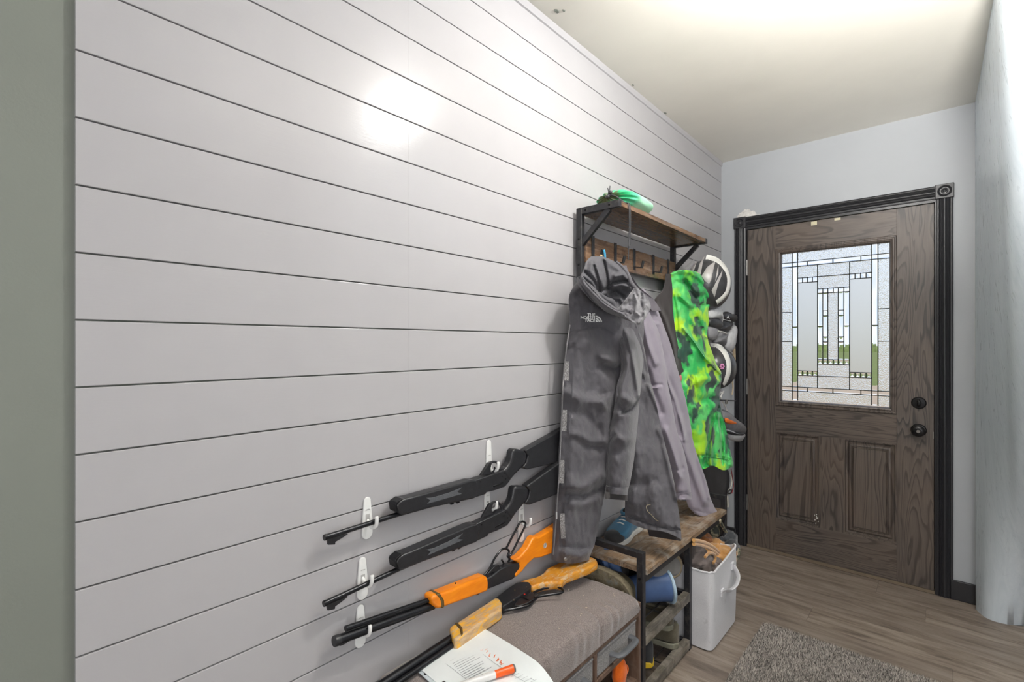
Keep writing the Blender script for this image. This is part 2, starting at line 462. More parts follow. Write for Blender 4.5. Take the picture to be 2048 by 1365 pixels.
MB().box((LX0, yf + .012, pz0), (pl[1], yk, pz1)).build('panel_backing', m_oakp, d1)
def raised(x0, x1):
    lv = [(0, 0), (.006, .001), (.009, .014), (.018, .016), (.026, .006), (.034, .0045), (.037, .009), (.041, .0045), (.044, .009), (.048, .0035), (.052, .0035)]
    vs, fs = [], []
    for o, dpt in lv:
        vs += [(x0 + o, yf + dpt, pz0 + o), (x1 - o, yf + dpt, pz0 + o), (x1 - o, yf + dpt, pz1 - o), (x0 + o, yf + dpt, pz1 - o)]
    for i in range(len(lv) - 1):
        for k in range(4):
            k2 = (k + 1) % 4; fs.append((i * 4 + k, i * 4 + k2, i * 4 + 4 + k2, i * 4 + 4 + k))
    n = (len(lv) - 1) * 4; fs.append((n, n + 1, n + 2, n + 3))
    o = len(vs); vs += [(x0, yk, pz0), (x1, yk, pz0), (x1, yk, pz1), (x0, yk, pz1)]
    fs += [(o + 3, o + 2, o + 1, o)] + [(k, o + k, o + (k + 1) % 4, (k + 1) % 4) for k in range(4)]
    return MB().add(vs, fs)
pA = raised(*pl).build('panel', m_oakp, d1, smooth=20); pB = raised(*pr).build('panel', m_oakp, d1, smooth=20)
bpy.data.objects.remove([c for c in d1.children if c.name.startswith('panel_backing')][0])
m_scuff = plain('white_paint_scuff', srgb(214, 212, 205), .7)
for i in range(9):
    a = random.uniform(-.5, .5); x = .528 + random.uniform(-.012, .02) ; z = .262 + random.uniform(-.03, .03) - (x - .528) * .9
    MB().box((x, yf + .0015, z), (x + random.uniform(.002, .006), yf + .0062, z + random.uniform(.003, .010))).build('scuff', m_scuff, pA)
# window surround
def frame_sweep(x0, x1, z0, z1, prof):
    vs, fs = [], []
    for o, out in prof:
        vs += [(x0 + o, yf - out, z0 + o), (x1 - o, yf - out, z0 + o), (x1 - o, yf - out, z1 - o), (x0 + o, yf - out, z1 - o)]
    n = len(prof)
    for i in range(n):
        for k in range(4):
            k2 = (k + 1) % 4; j = (i + 1) % n; fs.append((i * 4 + k, i * 4 + k2, j * 4 + k2, j * 4 + k))
    return MB().add(vs, fs)
ins = GX0 - LX0
frame_sweep(LX0 - .001, LX1 + .001, LZ0 - .001, LZ1 + .001, [(0, -.0), (0, .007), (.004, .010), (.009, .010), (.012, .007), (.016, .0075), (.021, .012), (.027, .010), (ins + .001, -.004), (ins + .001, -.03), (0, -.03)]).build('window_surround', m_oakv, d1, smooth=25)
# leaded glass: lead cames and single panes
def mat_glass(name, rough=.0, hammer=0, hs=90, tint=(1, 1, 1, 1), dist=.003):
    t = NT(name); t.set(Base_Color=tint, Roughness=rough); t.b.inputs['Transmission Weight'].default_value = 1; t.b.inputs['IOR'].default_value = 1.3
    v = t.coords(); 
    if hammer: t.bump(t.noise(v, hs, 2, .5, .3), hammer, dist)
    else: t.bump(t.noise(v, 12, 1), .02, .001)
    return t.m
g_clear = mat_glass('clear_bevelled_glass'); g_ham = mat_glass('hammered_glass', .05, 1.0, 170, dist=.007); g_chip = mat_glass('glue_chip_glass', .06, 1.0, 230, dist=.006)
g_frost = mat_glass('frosted_glass', .55, 0, tint=(.86, .855, .84, 1))
m_lead = plain('dark_lead_came', srgb(28, 32, 28), .45, .6)
gy = yf + .020
win = MB()
def came_v(x, z0, z1): win.box((x - .0022, gy - .0035, z0), (x + .0022, gy + .0035, z1))
def came_h(z, x0, x1): win.box((x0, gy - .0035, z - .0022), (x1, gy + .0035, z + .0022))
V = [.410, .439, .542, .569, .594, .645, .672, .699, .801, .829]
H = dict(t1=1.787, t2=1.761, b1=1.031, b2=1.006, k1=1.690, q1=1.661, m1=1.617, m2=1.591, kb=1.102, qb=1.130, n1=1.173, n2=1.200)
ld = None
panes = []
def pane(x0, z0, x1, z1, m, bev=0): panes.append((x0, z0, x1, z1, m, bev))
for x in (V[0], V[1], V[8], V[9]): came_v(x, GZ0, GZ1)
for x in (V[2], V[7]): came_v(x, H['b1'], H['t2'])
for x in (V[3], V[4], V[5], V[6]): came_v(x, H['n1'], H['m1'])
for k in ('t1', 't2', 'b1', 'b2'): came_h(H[k], GX0, GX1)
for k in ('q1', 'k1', 'qb', 'kb'): came_h(H[k], V[1], V[2]); came_h(H[k], V[7], V[8])
for k in ('k1', 'm1', 'm2', 'n1', 'n2', 'kb'): came_h(H[k], V[2], V[7])
for z in (1.485, 1.307): came_h(z, GX0, V[0]); came_h(z, V[9], GX1)
for (a, b) in ((V[0], V[1]), (V[8], V[9]), (V[2], V[3]), (V[6], V[7])): came_h(1.395, a, b)
for z in (1.486, 1.457, 1.333, 1.304):
    came_h(z, V[3], V[4]); came_h(z, V[5], V[6])
# outer hammered border
for (a, b) in ((GX0, V[0]), (V[9], GX1)):
    for z0, z1 in ((GZ0, H['b2']), (H['b1'], 1.307), (1.307, 1.485), (1.485, H['t2']), (H['t1'], GZ1)): pane(a, z0, b, z1, g_ham)
    pane(a, H['b2'], b, H['b1'], g_clear, 1); pane(a, H['t2'], b, H['t1'], g_clear, 1)
pane(V[1], GZ0, V[8], H['b2'], g_ham); pane(V[1], H['t1'], V[8], GZ1, g_ham)
for (a, b) in ((V[0], V[1]), (V[8], V[9])):
    for z0, z1 in ((GZ0, H['b2']), (H['b2'], H['b1']), (H['b1'], 1.395), (1.395, H['t2']), (H['t2'], H['t1']), (H['t1'], GZ1)): pane(a, z0, b, z1, g_clear, 1)
xs = [V[1], .490, .619, .752, V[8]]
for i in range(4):
    pane(xs[i], H['b2'], xs[i + 1], H['b1'], g_clear, 1); pane(xs[i], H['t2'], xs[i + 1], H['t1'], g_clear, 1)
    if i: came_v(xs[i], H['b2'], H['b1']); came_v(xs[i], H['t2'], H['t1'])
for (a, b) in ((V[1], V[2]), (V[7], V[8])):
    pane(a, H['k1'], b, H['t2'], g_chip, 1); pane(a, H['b1'], b, H['kb'], g_chip, 1); pane(a, H['qb'], b, H['q1'], g_frost)
    for i in range(4):
        c0, c1 = a + (b - a) * i / 4, a + (b - a) * (i + 1) / 4
        for z0, z1 in ((H['q1'], H['k1']), (H['kb'], H['qb'])):
            pane(c0, z0, c1, z1, g_clear, 2)
            if i: came_v(c0, z0, z1)
pane(V[2], H['k1'], V[7], H['t2'], g_chip, 1); pane(V[2], H['m1'], V[7], H['k1'], g_chip, 1)
pane(V[2], H['b1'], V[7], H['kb'], g_chip, 1); pane(V[2], H['kb'], V[7], H['n1'], g_chip, 1)
cs = [V[2], V[3], V[4], .621, V[5], V[6], V[7]]
for i in range(6):
    for z0, z1 in ((H['m2'], H['m1']), (H['n1'], H['n2'])):
        pane(cs[i], z0, cs[i + 1], z1, g_clear, 2)
        if i == 3: came_v(cs[i], z0, z1)
pane(V[4], H['n2'], V[5], H['m2'], g_chip, 1)
for a, b in ((V[2], V[3]), (V[6], V[7])):
    pane(a, H['n2'], b, 1.395, g_clear, 1); pane(a, 1.395, b, H['m2'], g_clear, 1)
for a, b in ((V[3], V[4]), (V[5], V[6])):
    for z0, z1, k in ((H['n2'], 1.304, 1), (1.304, 1.333, 2), (1.333, 1.457, 1), (1.457, 1.486, 2), (1.486, H['m2'], 1)): pane(a, z0, b, z1, g_clear, k)
ld = win.build('lead_came', m_lead, d1)
for x0, z0, x1, z1, m, bev in panes:
    t_ = .0012; mb = MB()
    if not bev: mb.box((x0, gy - t_, z0), (x1, gy + t_, z1))
    else:
        e = .0065 if bev == 1 else min(x1 - x0, z1 - z0) / 2 - .0008; e = min(e, (x1 - x0) / 2 - .0008, (z1 - z0) / 2 - .0008); q = t_ + .0022
        fr = [(x0, gy - t_, z0), (x1, gy - t_, z0), (x1, gy - t_, z1), (x0, gy - t_, z1)]
        pk = [(x0 + e, gy - q, z0 + e), (x1 - e, gy - q, z0 + e), (x1 - e, gy - q, z1 - e), (x0 + e, gy - q, z1 - e)]
        bk = [(x0, gy + t_, z0), (x1, gy + t_, z0), (x1, gy + t_, z1), (x0, gy + t_, z1)]
        mb.add(fr + pk + bk, [(4, 5, 6, 7), (11, 10, 9, 8)] + [(k, (k + 1) % 4, 4 + (k + 1) % 4, 4 + k) for k in range(4)] + [(8 + k, 8 + (k + 1) % 4, (k + 1) % 4, k) for k in range(4)])
    mb.build('pane', m, d1, smooth=0)
# door furniture
m_bronze = plain('oil_rubbed_bronze', srgb(32, 31, 32), .33, .5, var=.3)
db = MB().lathe([(.031, 0), (.031, .006), (.027, .011), (.012, .012), (.011, .014)], (1.003, yf, .982), (0, -1, 0), 32).build('deadbolt_plate', m_bronze, d1)
MB().tube(spline([(1.003, yf - .013, .966), (1.003, yf - .026, .970), (1.003, yf - .028, .982), (1.003, yf - .026, .994), (1.003, yf - .013, .998)], 5), .006, 10, squash=.8).build('thumb_turn', m_bronze, db)
kb = MB().lathe([(.033, 0), (.033, .005), (.029, .009), (.015, .011), (.013, .020), (.014, .026), (.022, .030), (.028, .038), (.029, .046), (.026, .054), (.020, .058), (.012, .059), (.011, .057), (0, .057)],
                (1.002, yf, .838), (0, -1, 0), 36).build('door_knob', m_bronze, d1)
MB().lathe([(.008, 0), (.008, .004), (0, .004)], (1.002, yf - .057, .838), (0, -1, 0), 16).build('lock_button', plain('brushed_steel', srgb(150, 146, 140), .3, .9), kb)
for z in (1.78, 1.02, .28):
    MB().tube([(DX0 - .002, yf - .004, z - .05), (DX0 - .002, yf - .004, z + .05)], .0045, 10).build('hinge', plain('hinge_metal', srgb(120, 118, 115), .35, .7), d1)
m_tape = plain('cream_masking_tape', srgb(208, 200, 170), .7)
for u, v, a, b in ((1628, 447, .030, .022), (1675, 438.5, .030, .013)):
    p = ony(u, v, yf); MB().box((p.x - a / 2, yf - .0008, p.z - b / 2), (p.x + a / 2, yf, p.z + b / 2)).build('masking_tape', m_tape, d1)
MB().box((DX1 - .004, yf - .001, .80), (DX1 - .001, yf + .0, .835)).build('latch_plate', plain('brushed_steel', srgb(150, 146, 140), .3, .9), d1)

# ------------------------------------------------------------------ ceiling lamp (just above the frame)
lamp = thing('ceiling_lamp', 'flush round ceiling lamp with white glass bowl above the hall', 'lamp', (LAMP[0], LAMP[1], CEIL))
MB().lathe([(.11, 0), (.11, .018), (.10, .022)], (LAMP[0], LAMP[1], CEIL), (0, 0, -1), 32).build('lamp_base', plain('lamp_white_metal', srgb(225, 225, 222), .4), lamp)

# ------------------------------------------------------------------ outdoors, seen through the glass
def mat_lawn():
    t = NT('lawn_grass'); v = t.coords(); f = t.noise(v, 1.3, 6, .7); g = t.noise(v, 40, 4, .7)
    t.set(Base_Color=t.mix(.4, t.ramp(f, [(.3, srgb(96, 116, 44)), (.7, srgb(142, 150, 74))]), t.ramp(g, [(.3, srgb(70, 96, 34)), (.7, srgb(160, 160, 90))])), Roughness=.95); return t.m
MB().box((-150, YB + .2, -.6), (150, 190, -.45)).build('lawn', mat_lawn())
tag(bpy.data.objects['lawn'], 'green lawn outside seen through the door glass', 'lawn', kind='stuff')
MB().box((-30, YB + .16, -.45), (40, 25, -.40)).build('driveway', plain('tan_gravel', srgb(196, 172, 146), .95, var=.15, scale=30))
tag(bpy.data.objects['driveway'], 'tan gravel drive outside just beyond the door', 'driveway', kind='structure')
MB().box((-.4, YB + .145, -.4), (1.7, 4.5, -.02)).build('porch', plain('porch_concrete', srgb(186, 172, 155), .9))
tag(bpy.data.objects['porch'], 'pale concrete porch slab outside the door', 'porch', kind='structure')
def hedge(s_, t_):
    x = -120 + 240 * s_; h = 1.7 + 1.2 * noise.noise((s_ * 40, 1, 0)) + .6 * noise.noise((s_ * 160, 4, 0))
    a = math.pi * t_; return Vector((x, 150 - 3 * math.cos(a), -.45 + h * math.sin(a)))
MB().grid(hedge, 200, 8).build('tree_line', plain('far_tree_foliage', srgb(128, 142, 84), .95, var=.3, scale=.6))
tag(bpy.data.objects['tree_line'], 'low distant tree line on the horizon outside', 'trees', kind='stuff')

# ================================================================== hall tree, storage bench
def mat_rustic(name, c1, c2, c3, axis='y', scratch=.4, rough=.5):
    t = NT(name); sc = {'y': (22, 1.6, 22), 'x': (1.6, 22, 22), 'z': (22, 22, 1.6)}[axis]
    v = t.coords(sc); f = t.noise(v, 2.2, 6, .7, 1.2)
    col = t.ramp(f, [(.30, srgb(*c1)), (.5, srgb(*c2)), (.68, srgb(*c3))])
    wear = t.ramp(t.noise(t.coords(), 10, 6, .75, 1.5), [(.47, (0, 0, 0, 1)), (.62, (1, 1, 1, 1))])
    col = t.mix(t.math('MULTIPLY', wear, scratch), col, srgb(176, 168, 158))
    t.set(Base_Color=col, Roughness=rough); t.bump(f, .2, .001); return t.m
m_rustic = mat_rustic('rustic_brown_board', (58, 42, 32), (112, 84, 62), (140, 112, 88), 'y', .12, .24)
m_benchtop = mat_rustic('worn_rustic_board', (62, 50, 42), (132, 106, 80), (160, 138, 114), 'y', .75, .34)
m_carc = mat_rustic('brown_bench_board', (74, 56, 46), (104, 82, 68), (126, 104, 88), 'z', .1, .5)
def mat_frame():
    t = NT('black_steel_frame'); v = t.coords()
    d = t.ramp(t.noise(v, 40, 5, .7), [(.52, (0, 0, 0, 1)), (.72, (1, 1, 1, 1))])
    t.set(Base_Color=t.mix(t.math('MULTIPLY', d, .35), srgb(42, 42, 45), srgb(112, 106, 97)), Roughness=.38, Metallic=.2); return t.m
m_frame = mat_frame()
m_wire = plain('dark_shelf_wire', srgb(70, 68, 66), .4, .5)
m_screw = plain('dark_screw', srgb(30, 30, 32), .35, .7)

HY0, HY1, HM, HF = 1.612, 2.490, 2.040, .300    # near end, far end, middle frame, front
Z_SEAT, Z_ARM, Z_SHELF = .480, .545, 1.822
ht = thing('hall_tree', 'tall black metal hall tree with rustic shelf, hook board and shoe bench', 'hall tree', (.15, 2.05, 0))
T = .024
for yy in (HY0, HY1):
    MB().box((.018, yy - T / 2, 0), (.042, yy + T / 2, Z_SHELF)).build('rear_post', m_frame, ht, bevel=.0015)
    po = ht.children[-1]
    for z in (1.70, 1.60, 1.15):
        MB().lathe([(.004, 0), (.004, .002), (0, .003)], (.03, yy - T / 2, z), (0, -1, 0), 10).build('screw', m_screw, po)
    ar = MB().box((.042, yy - T / 2, Z_SHELF - .026), (.206, yy + T / 2 - .004, Z_SHELF)).build('shelf_arm', m_frame, ht, bevel=.0015)
    for x in (.06, .165):
        MB().lathe([(.004, 0), (.004, .002), (0, .003)], (x, yy - T / 2, Z_SHELF - .013), (0, -1, 0), 10).build('screw', m_screw, ar)
    MB().bar((.036, yy, 1.682), (.160, yy, Z_SHELF - .024), .022, .016, (0, 1, 0)).build('brace', m_frame, ht, bevel=.001)
    MB().box((HF - T, yy - T / 2, 0), (HF, yy + T / 2, Z_ARM)).build('front_post', m_frame, ht, bevel=.0015)
    sc = ht.children[-1]
    MB().lathe([(.005, 0), (.005, .002), (0, .003)], (HF - T / 2, yy - T / 2, .452), (0, -1, 0), 10).build('screw', m_screw, sc)
    MB().box((.042, yy - T / 2, Z_ARM - .022), (HF - T, yy + T / 2, Z_ARM)).build('side_arm', m_frame, ht, bevel=.0015)
    for z in ((.022, .226) if yy == HY0 else (.022, .226, .448)):
        MB().box((.042, yy - T / 2 + .003, z - .011), (HF - T, yy + T / 2 - .003, z + .011)).build('side_rail', m_frame, ht)
MB().box((.020, HY0 + T / 2 - .004, Z_SHELF - .020), (.203, HY1 - T / 2 + .002, Z_SHELF - .001)).build('top_shelf', m_rustic, ht, bevel=.0015)
MB().box((.034, HY0 + T / 2, 1.612), (.048, HY1 - T / 2, 1.718)).build('hook_board', m_rustic, ht, bevel=.0015)
MB().box((.034, HY0 + T / 2, 1.215), (.048, HY1 - T / 2, 1.300)).build('lower_back_board', m_rustic, ht, bevel=.0015)
for z in (.448, .030): MB().box((.020, HY0 + T / 2, z - .012), (.040, HY1 - T / 2, z + .012)).build('rear_rail', m_frame, ht)
MB().box((HF - T, HY0 + T / 2, .436), (HF, HY1 - T / 2, .461)).build('front_rail', m_frame, ht, bevel=.0012)
MB().box((.024, HY0 + T / 2, .462), (HF + .006, HY1 - T / 2, Z_SEAT)).build('bench_board', m_benchtop, ht, bevel=.0015)
# middle frame
MB().box((HF - T, HM - T / 2, 0), (HF, HM + T / 2, .436)).build('middle_post', m_frame, ht, bevel=.0012)
MB().box((.018, HM - T / 2, 0), (.042, HM + T / 2, .436)).build('middle_post', m_frame, ht, bevel=.0012)
for z in (.022, .226): MB().box((.042, HM - T / 2 + .003, z - .011), (HF - T, HM + T / 2 - .003, z + .011)).build('side_rail', m_frame, ht)
for z in (.226, .028):
    MB().box((HF - .026, HY0 + T / 2, z - .018), (HF + .001, HM - T / 2, z + .018)).build('shelf_front_rail', mat_rustic('dusty_rail_%d' % (z * 1000), (60, 56, 50), (96, 90, 80), (130, 122, 108), 'y', .35, .5), ht, bevel=.0012)
    for x in (.085, .135, .185, .235):
        MB().tube([(x, HY0 + .01, z + .008), (x, HM - .01, z + .008)], .0028, 8).build('shelf_wire', m_wire, ht)
    MB().tube([(.04, (HY0 + HM) / 2, z + .003), (HF - .025, (HY0 + HM) / 2, z + .003)], .0028, 8).build('cross_wire', m_wire, ht)
# coat hooks on the board
for i, yy in enumerate((1.672, 1.850, 2.020, 2.215, 2.385)):
    hk = MB().box((.048, yy - .010, 1.628), (.052, yy + .010, 1.722)).build('coat_hook', m_frame, ht, bevel=.001)
    MB().bar((.050, yy, 1.640), (.088, yy, 1.632), .018, .004, (0, 0, 1)).bar((.086, yy, 1.631), (.094, yy, 1.662), .018, .004, (1, 0, 0)).build('hook_prong', m_frame, hk)
# key tag on the first hook
kt = thing('key_tag', 'blue and wooden key tag hanging from the nearest coat hook', 'key tag', (.095, 1.672, 1.62))
MB().box((.092, 1.655, 1.575), (.096, 1.668, 1.640)).build('wooden_tag', plain('pale_wood_tag', srgb(200, 170, 120), .6), kt, bevel=.001)
MB().tube(spline([(.099, 1.672, 1.66), (.102, 1.676, 1.64), (.099, 1.680, 1.60), (.1, 1.676, 1.58)], 5), .0045, 8).build('blue_strap', plain('blue_strap', srgb(60, 150, 190), .5), kt)

# ------------------------------------------------------------------ storage bench
def mat_tweed(name, a, b, c):
    t = NT(name); v = t.coords(); f = t.noise(v, 420, 2, .7); g = t.noise(v, 5, 4, .6)
    col = t.ramp(f, [(.34, srgb(*a)), (.5, srgb(*b)), (.66, srgb(*c))])
    t.set(Base_Color=t.mix(t.math('MULTIPLY', g, .35), col, srgb(*a)), Roughness=.9); t.b.inputs['Sheen Weight'].default_value = .35
    t.bump(f, .5, .002); return t.m
m_cush = mat_tweed('grey_brown_cushion_fabric', (96, 86, 83), (130, 118, 114), (160, 148, 143))
m_drawer = mat_tweed('grey_tweed_drawer', (66, 64, 65), (106, 103, 102), (150, 146, 143))
BY0, BY1, BF = .684, 1.586, .298
sb = thing('storage_bench', 'low brown storage bench with grey cushion and fabric drawers', 'bench', (.15, 1.13, 0))
for yy in (BY0, BY1 - .015): MB().box((.012, yy, 0), (BF + .002, yy + .015, .380)).build('side_panel', m_carc, sb, bevel=.001)
MB().box((.012, BY0 + .015, .335), (BF, BY1 - .015, .352)).build('seat_board', m_carc, sb, bevel=.001)
MB().box((.012, BY0 + .015, .236), (BF, BY1 - .015, .251)).build('drawer_board', m_carc, sb, bevel=.001)
MB().box((.012, BY0 + .015, .030), (BF, BY1 - .015, .045)).build('bottom_board', m_carc, sb, bevel=.001)
MB().box((.012, BY0 + .015, .03), (.020, BY1 - .015, .335)).build('back_panel', m_carc, sb)
divs = [BY0 + .015, .990, 1.292, BY1 - .015]
for yy in divs[1:3]: MB().box((.020, yy - .007, .251), (BF, yy + .007, .335)).build('divider', m_carc, sb, bevel=.001)
for yy in (1.285,): MB().box((.020, yy - .007, .045), (BF, yy + .007, .236)).build('divider', m_carc, sb, bevel=.001)
for i in range(3):
    a, b = divs[i] + .010, divs[i + 1] - .010
    if i == 0: a = divs[0] + .003
    dr = MB().box((.03, a, .254), (BF - .004, b, .331)).build('drawer', m_drawer, sb, bevel=.004)
    MB().box((BF - .0045, a + .004, .323), (BF - .0005, b - .004, .3295)).build('hem', m_drawer, dr, bevel=.001)
    yc = (a + b) / 2 + .02
    MB().tube(spline([(BF - .006, yc - .062, .290), (BF + .012, yc - .060, .290), (BF + .026, yc - .048, .291), (BF + .030, yc, .292), (BF + .026, yc + .048, .291), (BF + .012, yc + .060, .290), (BF - .006, yc + .062, .290)], 5), .0115, 12, squash=.55, up=(0, 0, 1)).build('handle', plain('grey_plastic_handle', srgb(96, 98, 102), .35), dr)
# cushion: rounded slab with puckers along the front edge
def cush(s_, t_):
    # s_ round the section (0 back bottom -> over the top -> 1 front bottom), t_ along the bench
    y = BY0 + .004 + (BY1 - .022 - BY0) * t_
    e = min(t_, 1 - t_) * (BY1 - BY0); er = 1 - max(0, 1 - e / .03) ** 2 * .35
    Z0_, Z1_ = .352, .352 + (.098 - .036 * smoothstep(.55, 1.0, t_)) * er
    x0, x1 = .014, .306
    r = .028
    pts = [(x0, Z0_), (x0, Z1_ - r), (x0 + r * .3, Z1_ - r * .3), (x0 + r, Z1_), ((x0 + x1) / 2, Z1_ + .006), (x1 - r, Z1_), (x1 - r * .3, Z1_ - r * .3), (x1, Z1_ - r), (x1 - .004, Z0_)]
    k = s_ * (len(pts) - 1); a = int(min(k, len(pts) - 2)); f_ = k - a
    x = pts[a][0] + (pts[a + 1][0] - pts[a][0]) * f_; z = pts[a][1] + (pts[a + 1][1] - pts[a][1]) * f_
    front = smoothstep(.22, .30, x)
    puck = .0035 * math.sin(y * 95 + 2.2 * math.sin(y * 31)) * (.4 + .6 * noise.noise((y * 9, 2, 0))) * front
    puck += -.006 * math.exp(-((y - 1.315 + (x - .3) * .2) / .008) ** 2) * smoothstep(.14, .28, x)
    dip = -.010 * math.exp(-(((y - 1.40) / .10) ** 2 + ((x - .13) / .07) ** 2)) - .004 * noise.noise((x * 14, y * 9, 3))
    top = smoothstep(Z1_ - .02, Z1_, z)
    return Vector((x + puck * (z > Z0_ + .01), y, z + top * (dip + puck * .7)))
cu = MB().grid(cush, 41, 190)
n0 = len(cu.v)
cu.f += [tuple(i for i in range(41)), tuple(189 * 41 + i for i in range(40, -1, -1))]
cu.f += [(j * 41, j * 41 + 40, (j + 1) * 41 + 40, (j + 1) * 41) for j in range(189)]
cu.build('cushion', m_cush, sb, smooth=70)
for i in range(26):
    y, x = random.uniform(1.1, 1.54), random.uniform(.06, .29)
    z = cush(.5, (y - BY0 - .004) / (BY1 - .022 - BY0)).z - .006
    p = Vector((x, y, z + .0115)); d = Vector((random.uniform(-1, 1), random.uniform(-1, 1), 0)).normalized() * random.uniform(.003, .007)
    MB().bar(p, p + d, .0012, .0008).build('lint', plain('straw_lint', srgb(205, 190, 165), .8), sb)
# orange thing hanging in the right cubby
hq = onx(1239, 1350, .270)
og = MB().blob(hq, (.022, .036, .060), lambda d: 1 + .10 * noise.noise(d * 3) - .25 * max(0, -d.z) , 24, 16)
og2 = thing('orange_hat', 'bright orange knit hat stuffed in the cubby under the bench drawer', 'hat', hq - Vector((0, 0, .06)))
og.build('hat_body', fabric('orange_knit', srgb(245, 120, 30), srgb(225, 95, 18), 30, 500), og2)
MB().tube(spline([hq + Vector(q_) for q_ in ((.0, .03, -.01), (.002, .046, -.016), (.002, .054, -.004), (.0, .044, .010), (0, .03, .006))], 5), .0035, 8).build('hat_loop', fabric('orange_knit', srgb(245, 120, 30)), og2)
og2.location.z -= 0.0
MB().box((.020, 1.292, .1), (BF - .004, BY1 - .015, .112)).build('cubby_shelf', m_carc, sb, bevel=.001)

# ================================================================== rifles
m_poly = plain('black_polymer', srgb(36, 36, 39), .36, var=.25, scale=60, bump=.15, bscale=400)
m_steel = plain('blued_steel', srgb(34, 34, 37), .28, .5, var=.3, scale=40)
m_inset = plain('checkered_grey_panel', srgb(86, 88, 92), .5, var=.2, scale=300, bump=.6, bscale=700)
def mat_orange(name, a, b, worn=0):
    t = NT(name); v = t.coords((6, 6, 30)); f = t.noise(v, 3, 4, .6)
    col = t.ramp(f, [(.3, srgb(*b)), (.7, srgb(*a))])
    if worn:
        wv = t.ramp(t.noise(t.coords((30, 8, 30)), 1.6, 6, .75, 1.0), [(worn, (0, 0, 0, 1)), (worn + .08, (1, 1, 1, 1))])
        bare = t.ramp(t.noise(t.coords((40, 10, 40)), 2, 5, .7), [(.3, srgb(176, 140, 98)), (.7, srgb(214, 186, 148))])
        col = t.mix(wv, col, bare)
    t.set(Base_Color=col, Roughness=.32 + .2 * (worn > 0)); return t.m
m_org = mat_orange('orange_lacquered_wood', (246, 146, 20), (232, 124, 10))
m_worn = mat_orange('worn_orange_wood', (214, 150, 40), (190, 120, 30), .50)
m_bare = mat_orange('bare_worn_wood', (240, 182, 36), (228, 166, 40), .425)
m_band = plain('brass_band', srgb(120, 100, 60), .4, .6)
def plate(mb_pts, d, bev, name, mat, parent, segs=3):
    n = len(mb_pts); c = [Vector(p) - Vector(d) / 2 for p in mb_pts]
    return MB().prism(c, d).build(name, mat, parent, bevel=bev, segs=segs)
c1 = lambda X, Y: (600 + X / 3.793, 840 + Y / 3.793)
c2 = lambda X, Y: (600 + X / 3.793, 1005 + Y / 3.793)
c8 = lambda X, Y: (920 + X / 6.205, 860 + Y / 6.205)
RX = .030
W = lambda uv, X=RX: onx(uv[0], uv[1], X)
muz = W(c1(185, 895))
rf = thing('air_rifle', 'upper black pump air rifle hung upside down on white wall hooks', 'rifle', muz, 'toy rifles')
